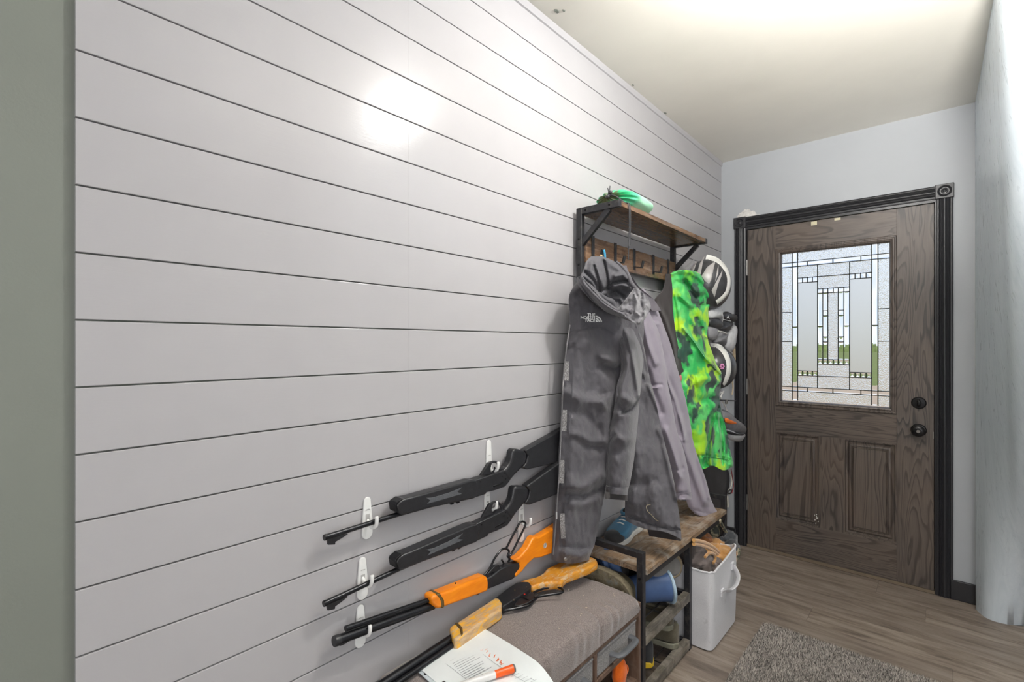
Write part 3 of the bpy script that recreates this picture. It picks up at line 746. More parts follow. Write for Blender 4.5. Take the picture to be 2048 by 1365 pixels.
def rifle_black(root):
    MB().tube([W(c1(185, 895)), W(c1(300, 859)), W(c1(745, 717)), W(c1(1320, 560))], [.0066, .0064, .0062, .006], 14).build('barrel', m_steel, root)
    MB().lathe([(.0068, 0), (.0072, .002), (.0072, .006), (.0066, .008)], W(c1(182, 896)), W(c1(300, 859)) - W(c1(185, 895)), 16).build('muzzle', m_steel, root)
    plate([W(c1(*p)) for p in ((205, 905), (262, 888), (362, 866), (300, 905), (265, 925), (262, 945), (208, 948))], (.007, 0, 0), .001, 'front_sight', m_poly, root)
    # fore-end
    fo = plate([W(c1(*p)) for p in ((706, 650), (716, 622), (758, 592), (830, 575), (1270, 452), (1308, 452), (1316, 470), (1316, 575), (1290, 590), (900, 672), (745, 712), (722, 700))], (.036, 0, 0), .011, 'fore_end', m_poly, root, 4)
    plate([W(c1(*p), RX + .0165) for p in ((955, 592), (1005, 590), (1130, 552), (1228, 512), (1190, 548), (1226, 562), (1080, 605), (960, 640), (985, 612))], (.0045, 0, 0), .0006, 'checkered_panel', m_inset, fo, 1)
    plate([W(c1(*p)) for p in ((697, 640), (707, 618), (748, 590), (790, 588), (742, 640), (722, 690), (740, 706), (705, 690))], (.030, 0, 0), .004, 'fore_end_cap', m_steel, root)
    # receiver
    rc = plate([W(c8(*p)) for p in ((150, 618), (390, 540), (500, 500), (560, 470), (640, 520), (575, 640), (522, 700), (400, 742), (292, 768), (285, 790), (110, 845), (150, 800))], (.027, 0, 0), .004, 'receiver', m_poly, root)
    plate([W(c8(*p), RX + .0135) for p in ((415, 715), (520, 680), (540, 650), (520, 655), (410, 695))], (.003, 0, 0), .0005, 'bolt_cover', m_steel, rc, 1)
    for p in ((250, 645), (520, 580), (545, 540), (565, 612)):
        MB().lathe([(.0022, 0), (.0022, .0015), (0, .002)], W(c8(*p), RX + .0133), (1, 0, 0), 8).build('pin', m_screw, rc)
    for a in ((1150, 632), (1195, 622)):
        q = W(c1(*a)); MB().box((q.x - .004, q.y - .005, q.z - .004), (q.x + .004, q.y + .006, q.z + .004)).build('rear_sight', m_steel, root, bevel=.001)
    # trigger guard: web, loop and trigger
    plate([W(c8(*p)) for p in ((246, 566), (345, 408), (392, 402), (378, 440), (368, 480), (372, 520), (390, 545))], (.010, 0, 0), .002, 'guard_web', m_poly, root)
    MB().tube(spline([W(c8(*p)) for p in ((372, 412), (400, 402), (440, 402), (470, 428), (488, 468), (496, 505))], 5), .0036, 10).build('trigger_guard', m_poly, root)
    MB().tube(spline([W(c8(*p)) for p in ((398, 545), (412, 520), (430, 490), (428, 462))], 4), .0028, 8).build('trigger', m_steel, root)
    # pistol grip and stock
    plate([W(c8(*p)) for p in ((490, 505), (540, 455), (575, 405), (598, 345), (608, 285), (616, 240), (640, 231), (700, 236), (765, 252), (788, 285), (800, 330), (775, 400), (735, 460), (690, 510), (640, 560), (572, 642), (520, 560))], (.031, 0, 0), .011, 'grip', m_poly, root, 4)
    plate([W(c8(*p)) for p in ((772, 252), (800, 232), (1000, 120), (1220, -2), (1290, -40), (1305, -30), (1305, 350), (1290, 365), (1230, 385), (1010, 440), (800, 487), (768, 480), (742, 462), (790, 400), (812, 320), (790, 285))], (.028, 0, 0), .009, 'stock', m_poly, root, 4)
rifle_black(rf)
r2 = copy_tree(rf); r2.location = W(c2(180, 772)); r2.rotation_euler = (R(2.9), 0, R(-1.1))
tag(r2, 'lower black pump air rifle hung upside down below its twin', 'rifle', 'toy rifles')

# orange lever rifle (upside down, hung by its lever)
m3 = W(c2(262, 1056))
r3 = thing('lever_rifle', 'bright orange lever toy rifle hung upside down on wall hooks', 'rifle', m3, 'toy rifles')
def bar_end(o, d, r): return MB().lathe([(r * .96, 0), (r, .0015), (r, .012), (r * .98, .014)], o, d, 20)
MB().tube([W(c2(262, 1056)), W(c2(1010, 782))], [.0115, .0112], 18).build('barrel', m_steel, r3)
bar_end(W(c2(258, 1058)), W(c2(1010, 782)) - W(c2(262, 1056)), .0125).build('muzzle_cap', m_poly, r3)
MB().tube([W(c2(345, 960)), W(c2(990, 738))], [.0068, .0066], 14).build('magazine_tube', m_steel, r3)
plate([W(c2(*p)) for p in ((290, 1075), (360, 1052), (352, 1070), (300, 1092))], (.005, 0, 0), .001, 'front_sight', m_poly, r3, 1)
fo = plate([W(c2(*p)) for p in ((960, 712), (985, 690), (1030, 678), (1370, 546), (1396, 556), (1402, 600), (1398, 662), (1050, 788), (1010, 796), (975, 765))], (.038, 0, 0), .013, 'fore_end', m_org, r3, 5)
plate([W(c2(*p)) for p in ((1003, 684), (1032, 674), (1062, 722), (1066, 782), (1040, 792), (1030, 735))], (.0415, 0, 0), .0132, 'barrel_band', m_band, r3, 5)
MB().lathe([(.0025, 0), (.0025, .0015), (0, .002)], W(c2(1180, 615), RX + .0185), (1, 0, 0), 8).build('pin', m_screw, fo)
plate([W(c2(*p)) for p in ((1392, 575), (1440, 548), (1500, 500), (1560, 470), (1600, 462), (1640, 450), (1652, 470), (1645, 510), (1615, 550), (1600, 575), (1402, 655))], (.026, 0, 0), .005, 'receiver', m_poly, r3)
for a in ((1310, 690), (1345, 690)):
    q = W(c2(*a)); MB().box((q.x - .004, q.y - .006, q.z - .004), (q.x + .004, q.y + .006, q.z + .004)).build('rear_sight', m_steel, r3, bevel=.001)
MB().tube(spline([W(c2(*p)) for p in ((1398, 556), (1440, 500), (1478, 425), (1520, 370), (1556, 352), (1585, 372), (1575, 410), (1600, 395), (1655, 290), (1708, 178), (1702, 152), (1680, 148), (1662, 165), (1610, 262), (1562, 356))], 6), .0036, 10).build('lever', m_steel, r3)
MB().tube(spline([W(c2(*p)) for p in ((1575, 410), (1590, 430), (1580, 455))], 4), .004, 8).build('lever_link', m_steel, r3)
plate([W(c2(*p)) for p in ((1410, 545), (1470, 480), (1500, 470), (1510, 495), (1480, 520))], (.012, 0, 0), .002, 'lever_base', m_poly, r3)
MB().tube(spline([W(c2(*p)) for p in ((1530, 490), (1545, 465), (1530, 440))], 4), .0032, 8).build('trigger', m_steel, r3)
stk = plate([W(c2(*p)) for p in ((1598, 432), (1650, 400), (1700, 345), (1742, 268), (1760, 252), (1785, 258), (1850, 220), (1975, 138), (1995, 140), (1998, 310), (1985, 332), (1900, 378), (1800, 415), (1750, 420), (1700, 468), (1660, 520), (1612, 566), (1600, 540), (1640, 490), (1640, 452))], (.030, 0, 0), .010, 'stock', m_org, r3, 5)
MB().lathe([(.0090, 0), (.0090, .002), (.0075, .0028), (.007, .0018), (0, .0018)], W(c2(1857, 328), RX + .0145), (1, 0, 0), 24).build('medallion', plain('silver_medallion', srgb(196, 196, 196), .35, .5, var=.4, scale=200), stk)

# worn lever rifle lying on the bench cushion
b9 = lambda X, Y: (700 + X / 3.413, 1085 + Y / 3.413)
RZ = .472
WZ = lambda uv, Z=RZ: onz(uv[0], uv[1], Z)
r4 = thing('worn_rifle', 'worn lever toy rifle with bare wood fore-end lying on bench cushion', 'rifle', WZ(b9(240, 956)), 'toy rifles')
dirb = (WZ(b9(700, 655)) - WZ(b9(255, 950))).normalized()
MB().tube([WZ(b9(255, 950)) - dirb * .09, WZ(b9(700, 655))], .0115, 18).build('barrel', m_steel, r4)
MB().tube([WZ(b9(330, 960), RZ - .004) - dirb * .05, WZ(b9(718, 690), RZ - .004)], .0072, 14).build('magazine_tube', m_steel, r4)
plate([WZ(b9(*p)) for p in ((676, 630), (690, 612), (715, 598), (990, 415), (1020, 420), (1037, 450), (1035, 492), (745, 700), (722, 712), (700, 695))], (0, 0, .036), .012, 'fore_end', m_bare, r4, 5)
plate([WZ(b9(*p)) for p in ((712, 598), (732, 588), (770, 628), (774, 672), (755, 686), (748, 640))], (0, 0, .0400), .0122, 'barrel_band', m_band, r4, 5)
plate([WZ(b9(*p)) for p in ((985, 412), (1060, 350), (1135, 300), (1180, 292), (1222, 295), (1238, 318), (1232, 335), (1160, 390), (1100, 430), (1042, 468))], (0, 0, .025), .004, 'receiver', m_poly, r4)
MB().tube(spline([WZ(b9(*p), RZ - .004) for p in ((1030, 464), (1080, 462), (1140, 452), (1220, 430), (1258, 395), (1290, 372), (1370, 358), (1440, 346), (1452, 330), (1435, 312), (1390, 305), (1320, 318), (1255, 345), (1240, 365), (1262, 382))], 6), .0042, 10).build('lever', m_steel, r4)
plate([WZ(b9(*p), RZ - .002) for p in ((1120, 440), (1150, 395), (1200, 372), (1240, 345), (1260, 360), (1255, 395), (1210, 425), (1160, 442))], (0, 0, .008), .002, 'lever_base', m_poly, r4)
MB().tube(spline([WZ(b9(*p), RZ + .002) for p in ((1160, 380), (1190, 385), (1215, 395))], 4), .003, 8).build('trigger', m_screw, r4)
MB().lathe([(.003, 0), (.003, .002), (0, .0025)], WZ(b9(1192, 358), RZ + .011), (0, 0, 1), 10).build('safety_button', plain('red_plastic', srgb(190, 40, 36), .4), r4)
for p in ((1125, 330), (1118, 398), (1205, 308)):
    MB().lathe([(.0022, 0), (.0022, .0012), (0, .0018)], WZ(b9(*p), RZ + .0115), (0, 0, 1), 8).build('pin', plain('brass_pin', srgb(150, 130, 90), .4, .6), r4)
plate([WZ(b9(*p)) for p in ((1140, 300), (1200, 280), (1272, 262), (1318, 236), (1340, 205), (1420, 166), (1560, 140), (1640, 122), (1685, 140), (1692, 165), (1640, 198), (1560, 230), (1478, 262), (1455, 285), (1448, 308), (1400, 300), (1320, 310), (1240, 336), (1220, 300))], (0, 0, .030), .010, 'stock', m_worn, r4, 5)
q = WZ(b9(935, 435), RZ); MB().box((q.x - .005, q.y - .004, q.z - .004), (q.x + .005, q.y + .004, q.z + .006)).build('rear_sight', m_steel, r4, bevel=.001)

# ------------------------------------------------------------------ white adhesive hooks
m_hook = plain('white_hook_plastic', srgb(236, 236, 234), .35, var=.03)
m_slot = plain('clear_strip_slot', srgb(186, 184, 182), .4, var=.15, scale=80)
def wall_hook(top, bot, label, prong_z):
    """adhesive hook: tapered base plate, recessed slot and J-shaped prong"""
    zt, zb_ = top.z, bot.z; yc = (top.y + bot.y) / 2; h = zt - zb_; w0 = .0115
    t_ = thing('wall_hook', label, 'hook', (0, yc, zb_), 'white adhesive wall hooks')
    out = []
    for k in range(25):
        a = -math.pi / 2 + math.pi * k / 24; out.append((math.cos(a), math.sin(a)))
    pts = []
    for k in range(13): a = math.pi * k / 12; pts.append((math.cos(a) * w0 * .82, zt - .010 + math.sin(a) * .010))
    pts.append((-w0 * 1.25, zb_ + h * .45))
    for k in range(13): a = math.pi + math.pi * k / 12; pts.append((math.cos(a) * w0 * 1.3, zb_ + .015 + math.sin(a) * .015))
    pts.append((w0 * 1.25, zb_ + h * .45))
    MB().prism([(.0002, yc + a, z) for a, z in pts], (.0055, 0, 0)).build('base_plate', m_hook, t_, bevel=.0018, segs=3)
    MB().box((.0052, yc - .0058, zb_ + h * .38), (.0062, yc + .0058, zb_ + h * .60)).build('strip_slot', m_slot, t_, bevel=.0004)
    MB().tube(spline([(.006, yc - .006, zb_ + h * .70), (.007, yc, zb_ + h * .715), (.006, yc + .006, zb_ + h * .70)], 4), .0009, 6).build('ridge', m_slot, t_)
    z = prong_z
    MB().tube(spline([(.003, yc, z - .002), (.014, yc, z - .012), (.028, yc + .001, z - .015), (.040, yc + .002, z - .007), (.0435, yc + .002, z + .008), (.042, yc + .002, z + .016)], 5), [.0048] * 24 + [.0045, .0035], 12, squash=1).build('prong', m_hook, t_)
    return t_
zof = lambda u, v: onx(u, v, .03).z
wall_hook(onx(733, 994, 0), onx(733, 1078, 0), 'white adhesive hook holding the upper black rifle barrel', zof(733, 1052) + .004)
wall_hook(onx(726, 1113, 0), onx(721, 1200, 0), 'white adhesive hook holding the lower black rifle barrel', zof(728, 1168) + .004)
wall_hook(onx(722, 1208, 0), onx(717, 1296, 0), 'lowest white adhesive hook, under the orange rifle barrel', zof(728, 1263) - .000)
wall_hook(onx(977, 880, 0), onx(975, 985, 0), 'white adhesive hook in the upper black rifle trigger guard', zof(984, 935))
wall_hook(onx(974, 962, 0), onx(972, 1062, 0), 'white adhesive hook in the lower black rifle trigger guard', zof(984, 1012))
wall_hook(onx(1043, 990, 0), onx(1039, 1085, 0), 'white adhesive hook holding the lever of orange rifle', zof(1046, 1048))

# ================================================================== hanging clothes
def seg_d2(px_, py_, ax, ay, bx, by):
    dx, dy = bx - ax, by - ay; L = dx * dx + dy * dy
    t = 0 if L == 0 else max(0, min(1, ((px_ - ax) * dx + (py_ - ay) * dy) / L))
    ex, ey = px_ - ax - t * dx, py_ - ay - t * dy
    return ex * ex + ey * ey, (dx * (py_ - ay) - dy * (px_ - ax))
def fold_sum(folds, u, v):
    """ridges (+) and creases (-) laid along polylines; 'step' folds lift one side only"""
    h = 0
    for pts, wd, amp, *k in folds:
        best = 1e9; side = 0
        for i in range(len(pts) - 1):
            d, sd = seg_d2(u, v, *pts[i], *pts[i + 1])
            if d < best: best, side = d, sd
        if best > 16 * wd * wd: continue
        g = math.exp(-best / (wd * wd))
        if k: g *= (1 if side > 0 else .25) if k[0] == 'l' else (1 if side < 0 else .25)
        h += amp * g
    return h
class Cloth:
    """hanging cloth sheet with body: rows give its left and right edge down the photo, depth its distance from the wall"""
    def __init__(s, rows, depth, folds=(), th=.03, wr=.006, wscale=(.035, .014), seed=0, warp=None, edge=.0):
        s.rows, s.depth, s.folds, s.th, s.wr, s.ws, s.seed, s.warp, s.edge = rows, depth, folds, th, wr, wscale, seed, warp, edge
    def X(s, u, v, a=.5):
        n = noise.noise((u * s.ws[0] + s.seed, v * s.ws[1], s.seed * 3.1)) + .5 * noise.noise((u * s.ws[0] * 2.3, v * s.ws[1] * 2.3 + s.seed, 7)) + .3 * noise.noise((u * .13 + s.seed, v * .09, 2))
        return s.depth(u, v) + fold_sum(s.folds, u, v) + s.wr * n - s.edge * (abs(2 * a - 1) ** 3)
    def uv(s, a, b):
        v = s.rows[0][0] + (s.rows[-1][0] - s.rows[0][0]) * b
        l, r = lerp_table(s.rows, v); u = l + (r - l) * a
        if s.warp: du, dv = s.warp(a, b); u += du; v += dv
        return u, v
    def front(s, a, b):
        u, v = s.uv(a, b); return onx(u, v, s.X(u, v, a))
    def back(s, a, b):
        p = s.front(a, b); k = max(.05, math.sin(math.pi * min(max(a, .0), 1))) ** .6 * (.25 + .75 * math.sin(math.pi * min(1, b * 1.0 + .0)) ** .4)
        q = p + Vector((-.80, .55, 0)) * (s.th * k + .0025)
        q.x = max(q.x, .004); return q
    def build(s, name, mat, parent, nu=60, nv=110):
        return MB().shell(s.front, s.back, nu, nv).build(name, mat, parent, smooth=60)
    def strip(s, name, pts, wd, mat, parent, lift=.0025, n=8, thick=.002):
        """flat band (seam, zip, patch) lying on the cloth along a photo polyline"""
        P = spline([(x, y, 0) for x, y in pts], n); mb = MB(); rows = []
        for i, p in enumerate(P):
            d = (P[min(i + 1, len(P) - 1)] - P[max(i - 1, 0)]).normalized(); q = Vector((-d.y, d.x, 0)) * wd / 2
            rows.append((p + q, p - q))
        vs = []
        for l in (lift, lift - thick):
            for a, b in rows:
                vs += [onx(a.x, a.y, s.X(a.x, a.y) + l), onx(b.x, b.y, s.X(b.x, b.y) + l)]
        m = len(rows); fs = []
        for i in range(m - 1):
            fs.append((2 * i, 2 * i + 1, 2 * i + 3, 2 * i + 2)); o = 2 * m
            fs.append((o + 2 * i + 2, o + 2 * i + 3, o + 2 * i + 1, o + 2 * i))
            fs += [(2 * i, 2 * i + 2, o + 2 * i + 2, o + 2 * i), (2 * i + 3, 2 * i + 1, o + 2 * i + 1, o + 2 * i + 3)]
        return mb.add(vs, fs).build(name, mat, parent, smooth=60)

m_coat = fabric('charcoal_nylon', srgb(90, 88, 93), srgb(75, 73, 78), 9, 1100, .56, .3, 1.5)
m_coat_in = fabric('charcoal_lining', srgb(88, 87, 92), srgb(72, 71, 76), 9, 1100, .48, .15, .9)
m_lilac = fabric('lilac_grey_canvas', srgb(150, 142, 154), srgb(132, 125, 136), 8, 1300, .85, .3, .6)
m_dark = fabric('dark_brown_cloth', srgb(62, 56, 56), srgb(44, 40, 40), 8, 900, .85, .2, .4)
m_velcro = plain('linty_velcro', srgb(138, 136, 136), .9, var=.75, scale=260, bump=.9, bscale=500, bdist=.003)
m_zip = plain('grey_zip', srgb(120, 118, 120), .45, .3, var=.4, scale=500)
c4 = lambda X, Y: (1090 + X / 4.876, 600 + Y / 4.876)
c5 = lambda X, Y: (1090 + X / 4.876, 840 + Y / 4.876)
k2 = lambda X, Y: (1100 + X / 6.827, 480 + Y / 6.827)
P4 = lambda *p: [c4(*q) for q in p]
P5 = lambda *p: [c5(*q) for q in p]
PK = lambda *p: [k2(*q) for q in p]

# ------------------------------------------------------------------ black hooded jacket
bj = thing('hooded_jacket', 'charcoal hooded jacket with white chest logo hanging at the front', 'jacket', (.10, 1.66, .53))
d_body = lambda u, v: .052 + (u - 1108) * .00092 + max(0, (v - 640)) * .00003
# left front, with zip placket
LF = Cloth([(552, 1163, 1255), (575, 1148, 1270), (590, 1140, 1276), (612, 1139, 1283), (650, 1141, 1288), (690, 1136, 1285), (740, 1128, 1272), (800, 1124.5, 1262), (860, 1122, 1250), (920, 1118, 1232), (962, 1115, 1214), (1000, 1112, 1207), (1050, 1108, 1198), (1090, 1105.5, 1189), (1121, 1104, 1178)],
           d_body,
           [(P4((240, 300), (400, 285), (540, 270)), 5, -.003), (P4((240, 430), (330, 330), (420, 300)), 8, .007),
            (P4((560, 560), (640, 600), (740, 600)), 9, .012), (P4((600, 660), (690, 680), (750, 630)), 8, -.012),
            (P4((420, 420), (520, 500), (600, 560)), 18, .010), (P4((200, 900), (380, 980), (560, 1000), (700, 870)), 12, .012), (P4((560, 940), (640, 900), (720, 850)), 8, -.010),
            (P4((300, 1100), (420, 1150), (500, 1250)), 10, -.008), (P4((560, 1000), (600, 1150), (620, 1365)), 10, .006),
            (P5((300, 180), (430, 260), (540, 270)), 8, -.010), (P5((290, 150), (440, 220), (560, 220)), 9, .010),
            (P5((240, 730), (380, 750), (500, 690), (575, 640)), 10, -.018), (P5((230, 660), (400, 660), (560, 560)), 16, .018), (P5((300, 820), (420, 800), (520, 760)), 12, .010),
            (P5((250, 560), (300, 640)), 8, .006), (P5((180, 1240), (300, 1260), (410, 1250)), 6, -.006), (P5((200, 1300), (350, 1330), (410, 1290)), 9, .010),
            (PK((300, 700), (420, 760), (560, 800)), 6, -.008), (PK((280, 720), (380, 680), (480, 760)), 8, .010), (PK((330, 860), (420, 800), (520, 840)), 6, .006),
            ([(1157, 640), (1150, 800), (1142, 1000), (1132, 1110)], 14, .008)],
           th=.055, wr=.006, seed=1.3, warp=lambda a, b: (0, 7 * math.sin(math.pi * a) * b ** 8), edge=.014)
LF.build('left_front', m_coat, bj, 64, 150)
LF.strip('yoke_seam', P4((238, 302), (330, 290), (430, 280), (520, 268), (600, 290), (680, 340)), .9, m_coat_in, bj, .0015)
LF.strip('zip', [(1140, 650), (1132, 705), (1127, 760), (1124, 830), (1119.5, 930), (1115, 1000), (1110, 1070), (1106.5, 1110)], 2.4, m_zip, bj, .004)
LF.strip('placket_seam', [(1152, 700), (1144, 800), (1137, 900), (1131, 1000), (1124, 1080)], .8, m_coat_in, bj, .0015)
for pts in (P4((212, 600), (210, 700), (212, 790)), P4((192, 1075), (188, 1180), (186, 1280)), P5((165, 395), (166, 500), (160, 620)), P5((168, 915), (172, 1040), (180, 1160))):
    LF.strip('hook_tape_patch', pts, 9.5, m_velcro, bj, .003)
cu_ = c5(200, 1358)
p = onx(cu_[0], cu_[1], LF.X(*cu_) + .002); MB().lathe([(.006, 0), (.006, .002), (.004, .003), (0, .0025)], p, (.75, -.6, 0), 16).build('snap', plain('steel_snap', srgb(170, 168, 164), .3, .8), bj)
p0 = c5(112, 935); p = onx(p0[0], p0[1], LF.X(*p0) + .004); MB().box((p.x - .002, p.y - .003, p.z - .013), (p.x + .002, p.y + .003, p.z + .013)).build('zip_pull', plain('pale_pull', srgb(180, 180, 182), .4), bj, bevel=.001)
# right-hand panel, hem lifted off the bench
RP = Cloth([(575, 1232, 1276), (610, 1240, 1272), (650, 1246, 1278), (700, 1248, 1289), (744, 1250, 1297), (800, 1252, 1311), (867, 1256, 1325), (946, 1255, 1345), (1000, 1252, 1355), (1040, 1251, 1361), (1062, 1252, 1363)],
           lambda u, v: d_body(u, v) - .012 + .00026 * max(0, v - 700) * (u - 1250) / 110,
           [(P4((900, 250), (960, 450), (1005, 700)), 4, .008), (P4((1010, 720), (1000, 800), (960, 820), (900, 690)), 7, -.008), (P4((900, 690), (1000, 740)), 6, .005),
            (P4((1010, 830), (1080, 1000), (1150, 1150), (1170, 1365)), 5, .010), (P4((930, 980), (1050, 1200), (1100, 1365)), 16, -.008),
            (P5((1110, 100), (1200, 400), (1280, 760)), 6, .009), (P5((880, 200), (900, 500), (860, 800)), 14, .014), (P5((1000, 300), (1040, 600), (1100, 900)), 20, .010),
            (P5((810, 940), (1000, 1010), (1180, 1060), (1320, 1080)), 3, -.006), (P5((850, 620), (960, 640), (1050, 600)), 12, -.008)],
           th=.030, wr=.006, seed=4.1, warp=lambda a, b: (0, (-20 + 38 * a + 4 * math.sin(6.3 * a)) * b ** 5), edge=.010)
RP.build('right_panel', m_coat, bj, 60, 130)
RP.strip('hem_seam', P5((812, 945), (1000, 1012), (1180, 1062), (1318, 1082)), .9, m_coat_in, bj, .001)
RP.strip('thread', P5((1030, 830), (990, 840), (1000, 890), (1040, 930), (1080, 975), (1110, 990)), 1.1, plain('pale_thread', srgb(186, 176, 150), .9), bj, .003)
HB = Cloth([(1040, 1292, 1361), (1058, 1296, 1362), (1072, 1299, 1362)], lambda u, v: RP.depth(u, v) - .030, [], th=.012, wr=.002, seed=2, warp=lambda a, b: (0, 10 * a + 4 - 3 * b))
HB.build('hem_lining', m_dark, bj, 24, 10)
# sleeve hanging over the body
SL = Cloth([(628, 1250, 1270), (655, 1246, 1276), (690, 1240, 1284), (720, 1243, 1287), (745, 1243, 1284), (775, 1235, 1282), (800, 1232, 1279), (830, 1228, 1277), (870, 1219, 1273), (920, 1215, 1268), (960, 1213.5, 1261), (988, 1212.5, 1254.5)],
           lambda u, v: d_body(u, v) - .012 + smoothstep(635, 730, v) * (.030 + .026 * math.sin(math.pi * max(0, min(1, (u - 1208) / 75)))),
           [(P4((740, 230), (790, 330), (850, 520), (880, 700), (915, 930)), 5, .014), (P4((730, 480), (760, 640), (700, 850), (690, 980), (760, 1092)), 6, -.010), (P4((760, 1095), (840, 1060), (915, 970)), 6, -.018, 'l'),
            (P4((780, 960), (850, 1000), (910, 960)), 9, .012), (P4((560, 1170), (640, 1110), (760, 1120)), 7, .006), (P4((880, 250), (940, 480), (1000, 700)), 6, -.010),
            (P5((700, 170), (780, 200), (870, 160)), 8, .008), (P5((590, 190), (650, 180), (680, 160)), 5, -.006), (P5((620, 300), (700, 330), (820, 280)), 8, -.006),
            (P5((600, 640), (700, 660), (815, 650)), 3, -.004)],
           th=.045, wr=.004, seed=8.2, warp=lambda a, b: (0, 3 * a * b ** 6), edge=.020)
SL.build('sleeve', m_coat, bj, 50, 110)
SL.strip('cuff_seam', P5((600, 645), (700, 662), (810, 652)), .8, m_coat_in, bj, .001)
MB().shell(lambda a, b: onx(1210 + 46 * a, 984 + 14 * b + 4 * a, SL.depth(1230, 985) - .022), lambda a, b: onx(1210 + 46 * a, 984 + 14 * b + 4 * a, SL.depth(1230, 985) - .034), 8, 4).build('sleeve_lining', m_dark, bj)
# hood: quilted inside, rolled rim and the pale front flap
HD = Cloth([(513, 1183, 1206), (517, 1178, 1216), (526, 1172, 1234), (540, 1168, 1249), (556, 1161, 1260), (575, 1164, 1270), (595, 1178, 1268), (612, 1196, 1256), (622, 1214, 1242)],
           lambda u, v: d_body(u, v) + .052 - .036 * math.exp(-(((u - 1222) / 34) ** 2 + ((v - 592) / 26) ** 2)) - .020 * max(0, (560 - v) / 50),
           [(PK((735, 290), (770, 450), (790, 560), (790, 680)), 2.2, -.013), (PK((600, 360), (640, 480), (670, 640), (680, 740)), 2.5, -.012), (PK((480, 440), (600, 560), (660, 680)), 3, -.012), (PK((570, 330), (560, 420), (640, 560)), 6, .008),
            (PK((790, 650), (850, 590), (960, 570), (1060, 560)), 2.6, -.014), (PK((680, 700), (780, 660)), 2.6, -.010), (PK((810, 740), (900, 700), (1000, 780)), 2.8, -.013),
            (PK((900, 500), (1000, 480), (1050, 540)), 5, .010), (PK((880, 640), (980, 620), (1060, 640)), 6, .013), (PK((700, 740), (780, 720), (800, 760)), 5, .010), (PK((870, 790), (960, 800), (1000, 860)), 5, .010),
            (PK((640, 400), (700, 560), (730, 650)), 5, .010), (PK((800, 300), (930, 380), (1030, 480)), 8, .006), (PK((480, 500), (560, 560), (640, 660)), 4, .008)],
           th=.03, wr=.003, seed=6.6)
HD.build('hood_lining', m_coat_in, bj, 70, 80)
def rim(pts, rad, name, lift, mat=m_coat, n=8, sq=1):
    P = [onx(u, v, d_body(u, v) + l) for (u, v), l in zip(pts, lift)]
    Q = spline(P, n); rs = []
    for i in range(len(Q)):
        k = i / (len(Q) - 1) * (len(rad) - 1); a = int(min(k, len(rad) - 2)); rs.append((rad[a] + (rad[a + 1] - rad[a]) * (k - a)) * (1 + .10 * noise.noise((i * .45, len(pts), 2))))
    return MB().tube(Q, rs, 16, squash=sq).build(name, mat, bj, smooth=60)
RI = spline([k2(*q) + (0,) for q in ((440, 492), (540, 585), (640, 685), (715, 785), (800, 850), (900, 918), (960, 925), (1030, 850), (1100, 770))], 8)
RO = spline([k2(*q) + (0,) for q in ((398, 500), (402, 592), (520, 742), (680, 882), (800, 980), (940, 1038), (1050, 1080), (1140, 1110), (1200, 1080))], 8)
def rim_band(a, b, lift=0.0):
    i = a * (len(RI) - 1); k = int(min(i, len(RI) - 2)); A_ = RI[k].lerp(RI[k + 1], i - k); B_ = RO[k].lerp(RO[k + 1], i - k); q = A_.lerp(B_, b)
    bul = .020 * math.sin(math.pi * b) ** .7 + .006 * noise.noise((a * 9, b * 2.5, 4)) - .004 * math.exp(-((b - .38) / .06) ** 2) + .004 * math.sin(a * 34 + b * 5) * math.sin(math.pi * b) * (.4 + noise.noise((a * 5, 2, 2)))
    return onx(q.x, q.y, d_body(q.x, q.y) + .042 + bul + .014 * a + lift)
MB().shell(lambda a, b: rim_band(a, b), lambda a, b: rim_band(a, b) + Vector((-.016, .010, 0)), 90, 18).build('hood_rim', m_coat, bj, smooth=60)
rim(PK((660, 720), (760, 810), (840, 850), (905, 930)), [.004, .010, .012, .006], 'hood_roll', [.040, .040, .044, .050], m_coat_in)
rim(PK((905, 300), (1010, 400), (1070, 490), (1110, 600), (1190, 690)), [.005, .007, .007, .008, .008], 'hood_edge', [.040, .045, .052, .058, .062])
FL = Cloth([(577, 1268, 1277), (586, 1262, 1285), (596, 1255, 1295), (606, 1248, 1300), (616, 1243, 1301), (628, 1246, 1296), (638, 1256, 1290), (650, 1273, 1281)],
           lambda u, v: d_body(u, v) + .066 + .012 * math.sin(math.pi * max(0, min(1, (u - 1240) / 64))),
           [(PK((1150, 740), (1190, 850), (1160, 980), (1220, 1030)), 2.5, .007), (PK((1250, 740), (1230, 850), (1270, 960)), 3, -.006), (PK((1320, 900), (1280, 960), (1290, 1040), (1220, 1140)), 2.5, .008), (PK((1040, 900), (1120, 840), (1150, 760)), 5, -.006)],
           th=.016, wr=.004, seed=9.9, wscale=(.09, .09))
FL.build('hood_flap', fabric('scuffed_charcoal_nylon', srgb(134, 132, 136), srgb(98, 97, 101), 40, 900, .7, .4, .5), bj, 36, 40)
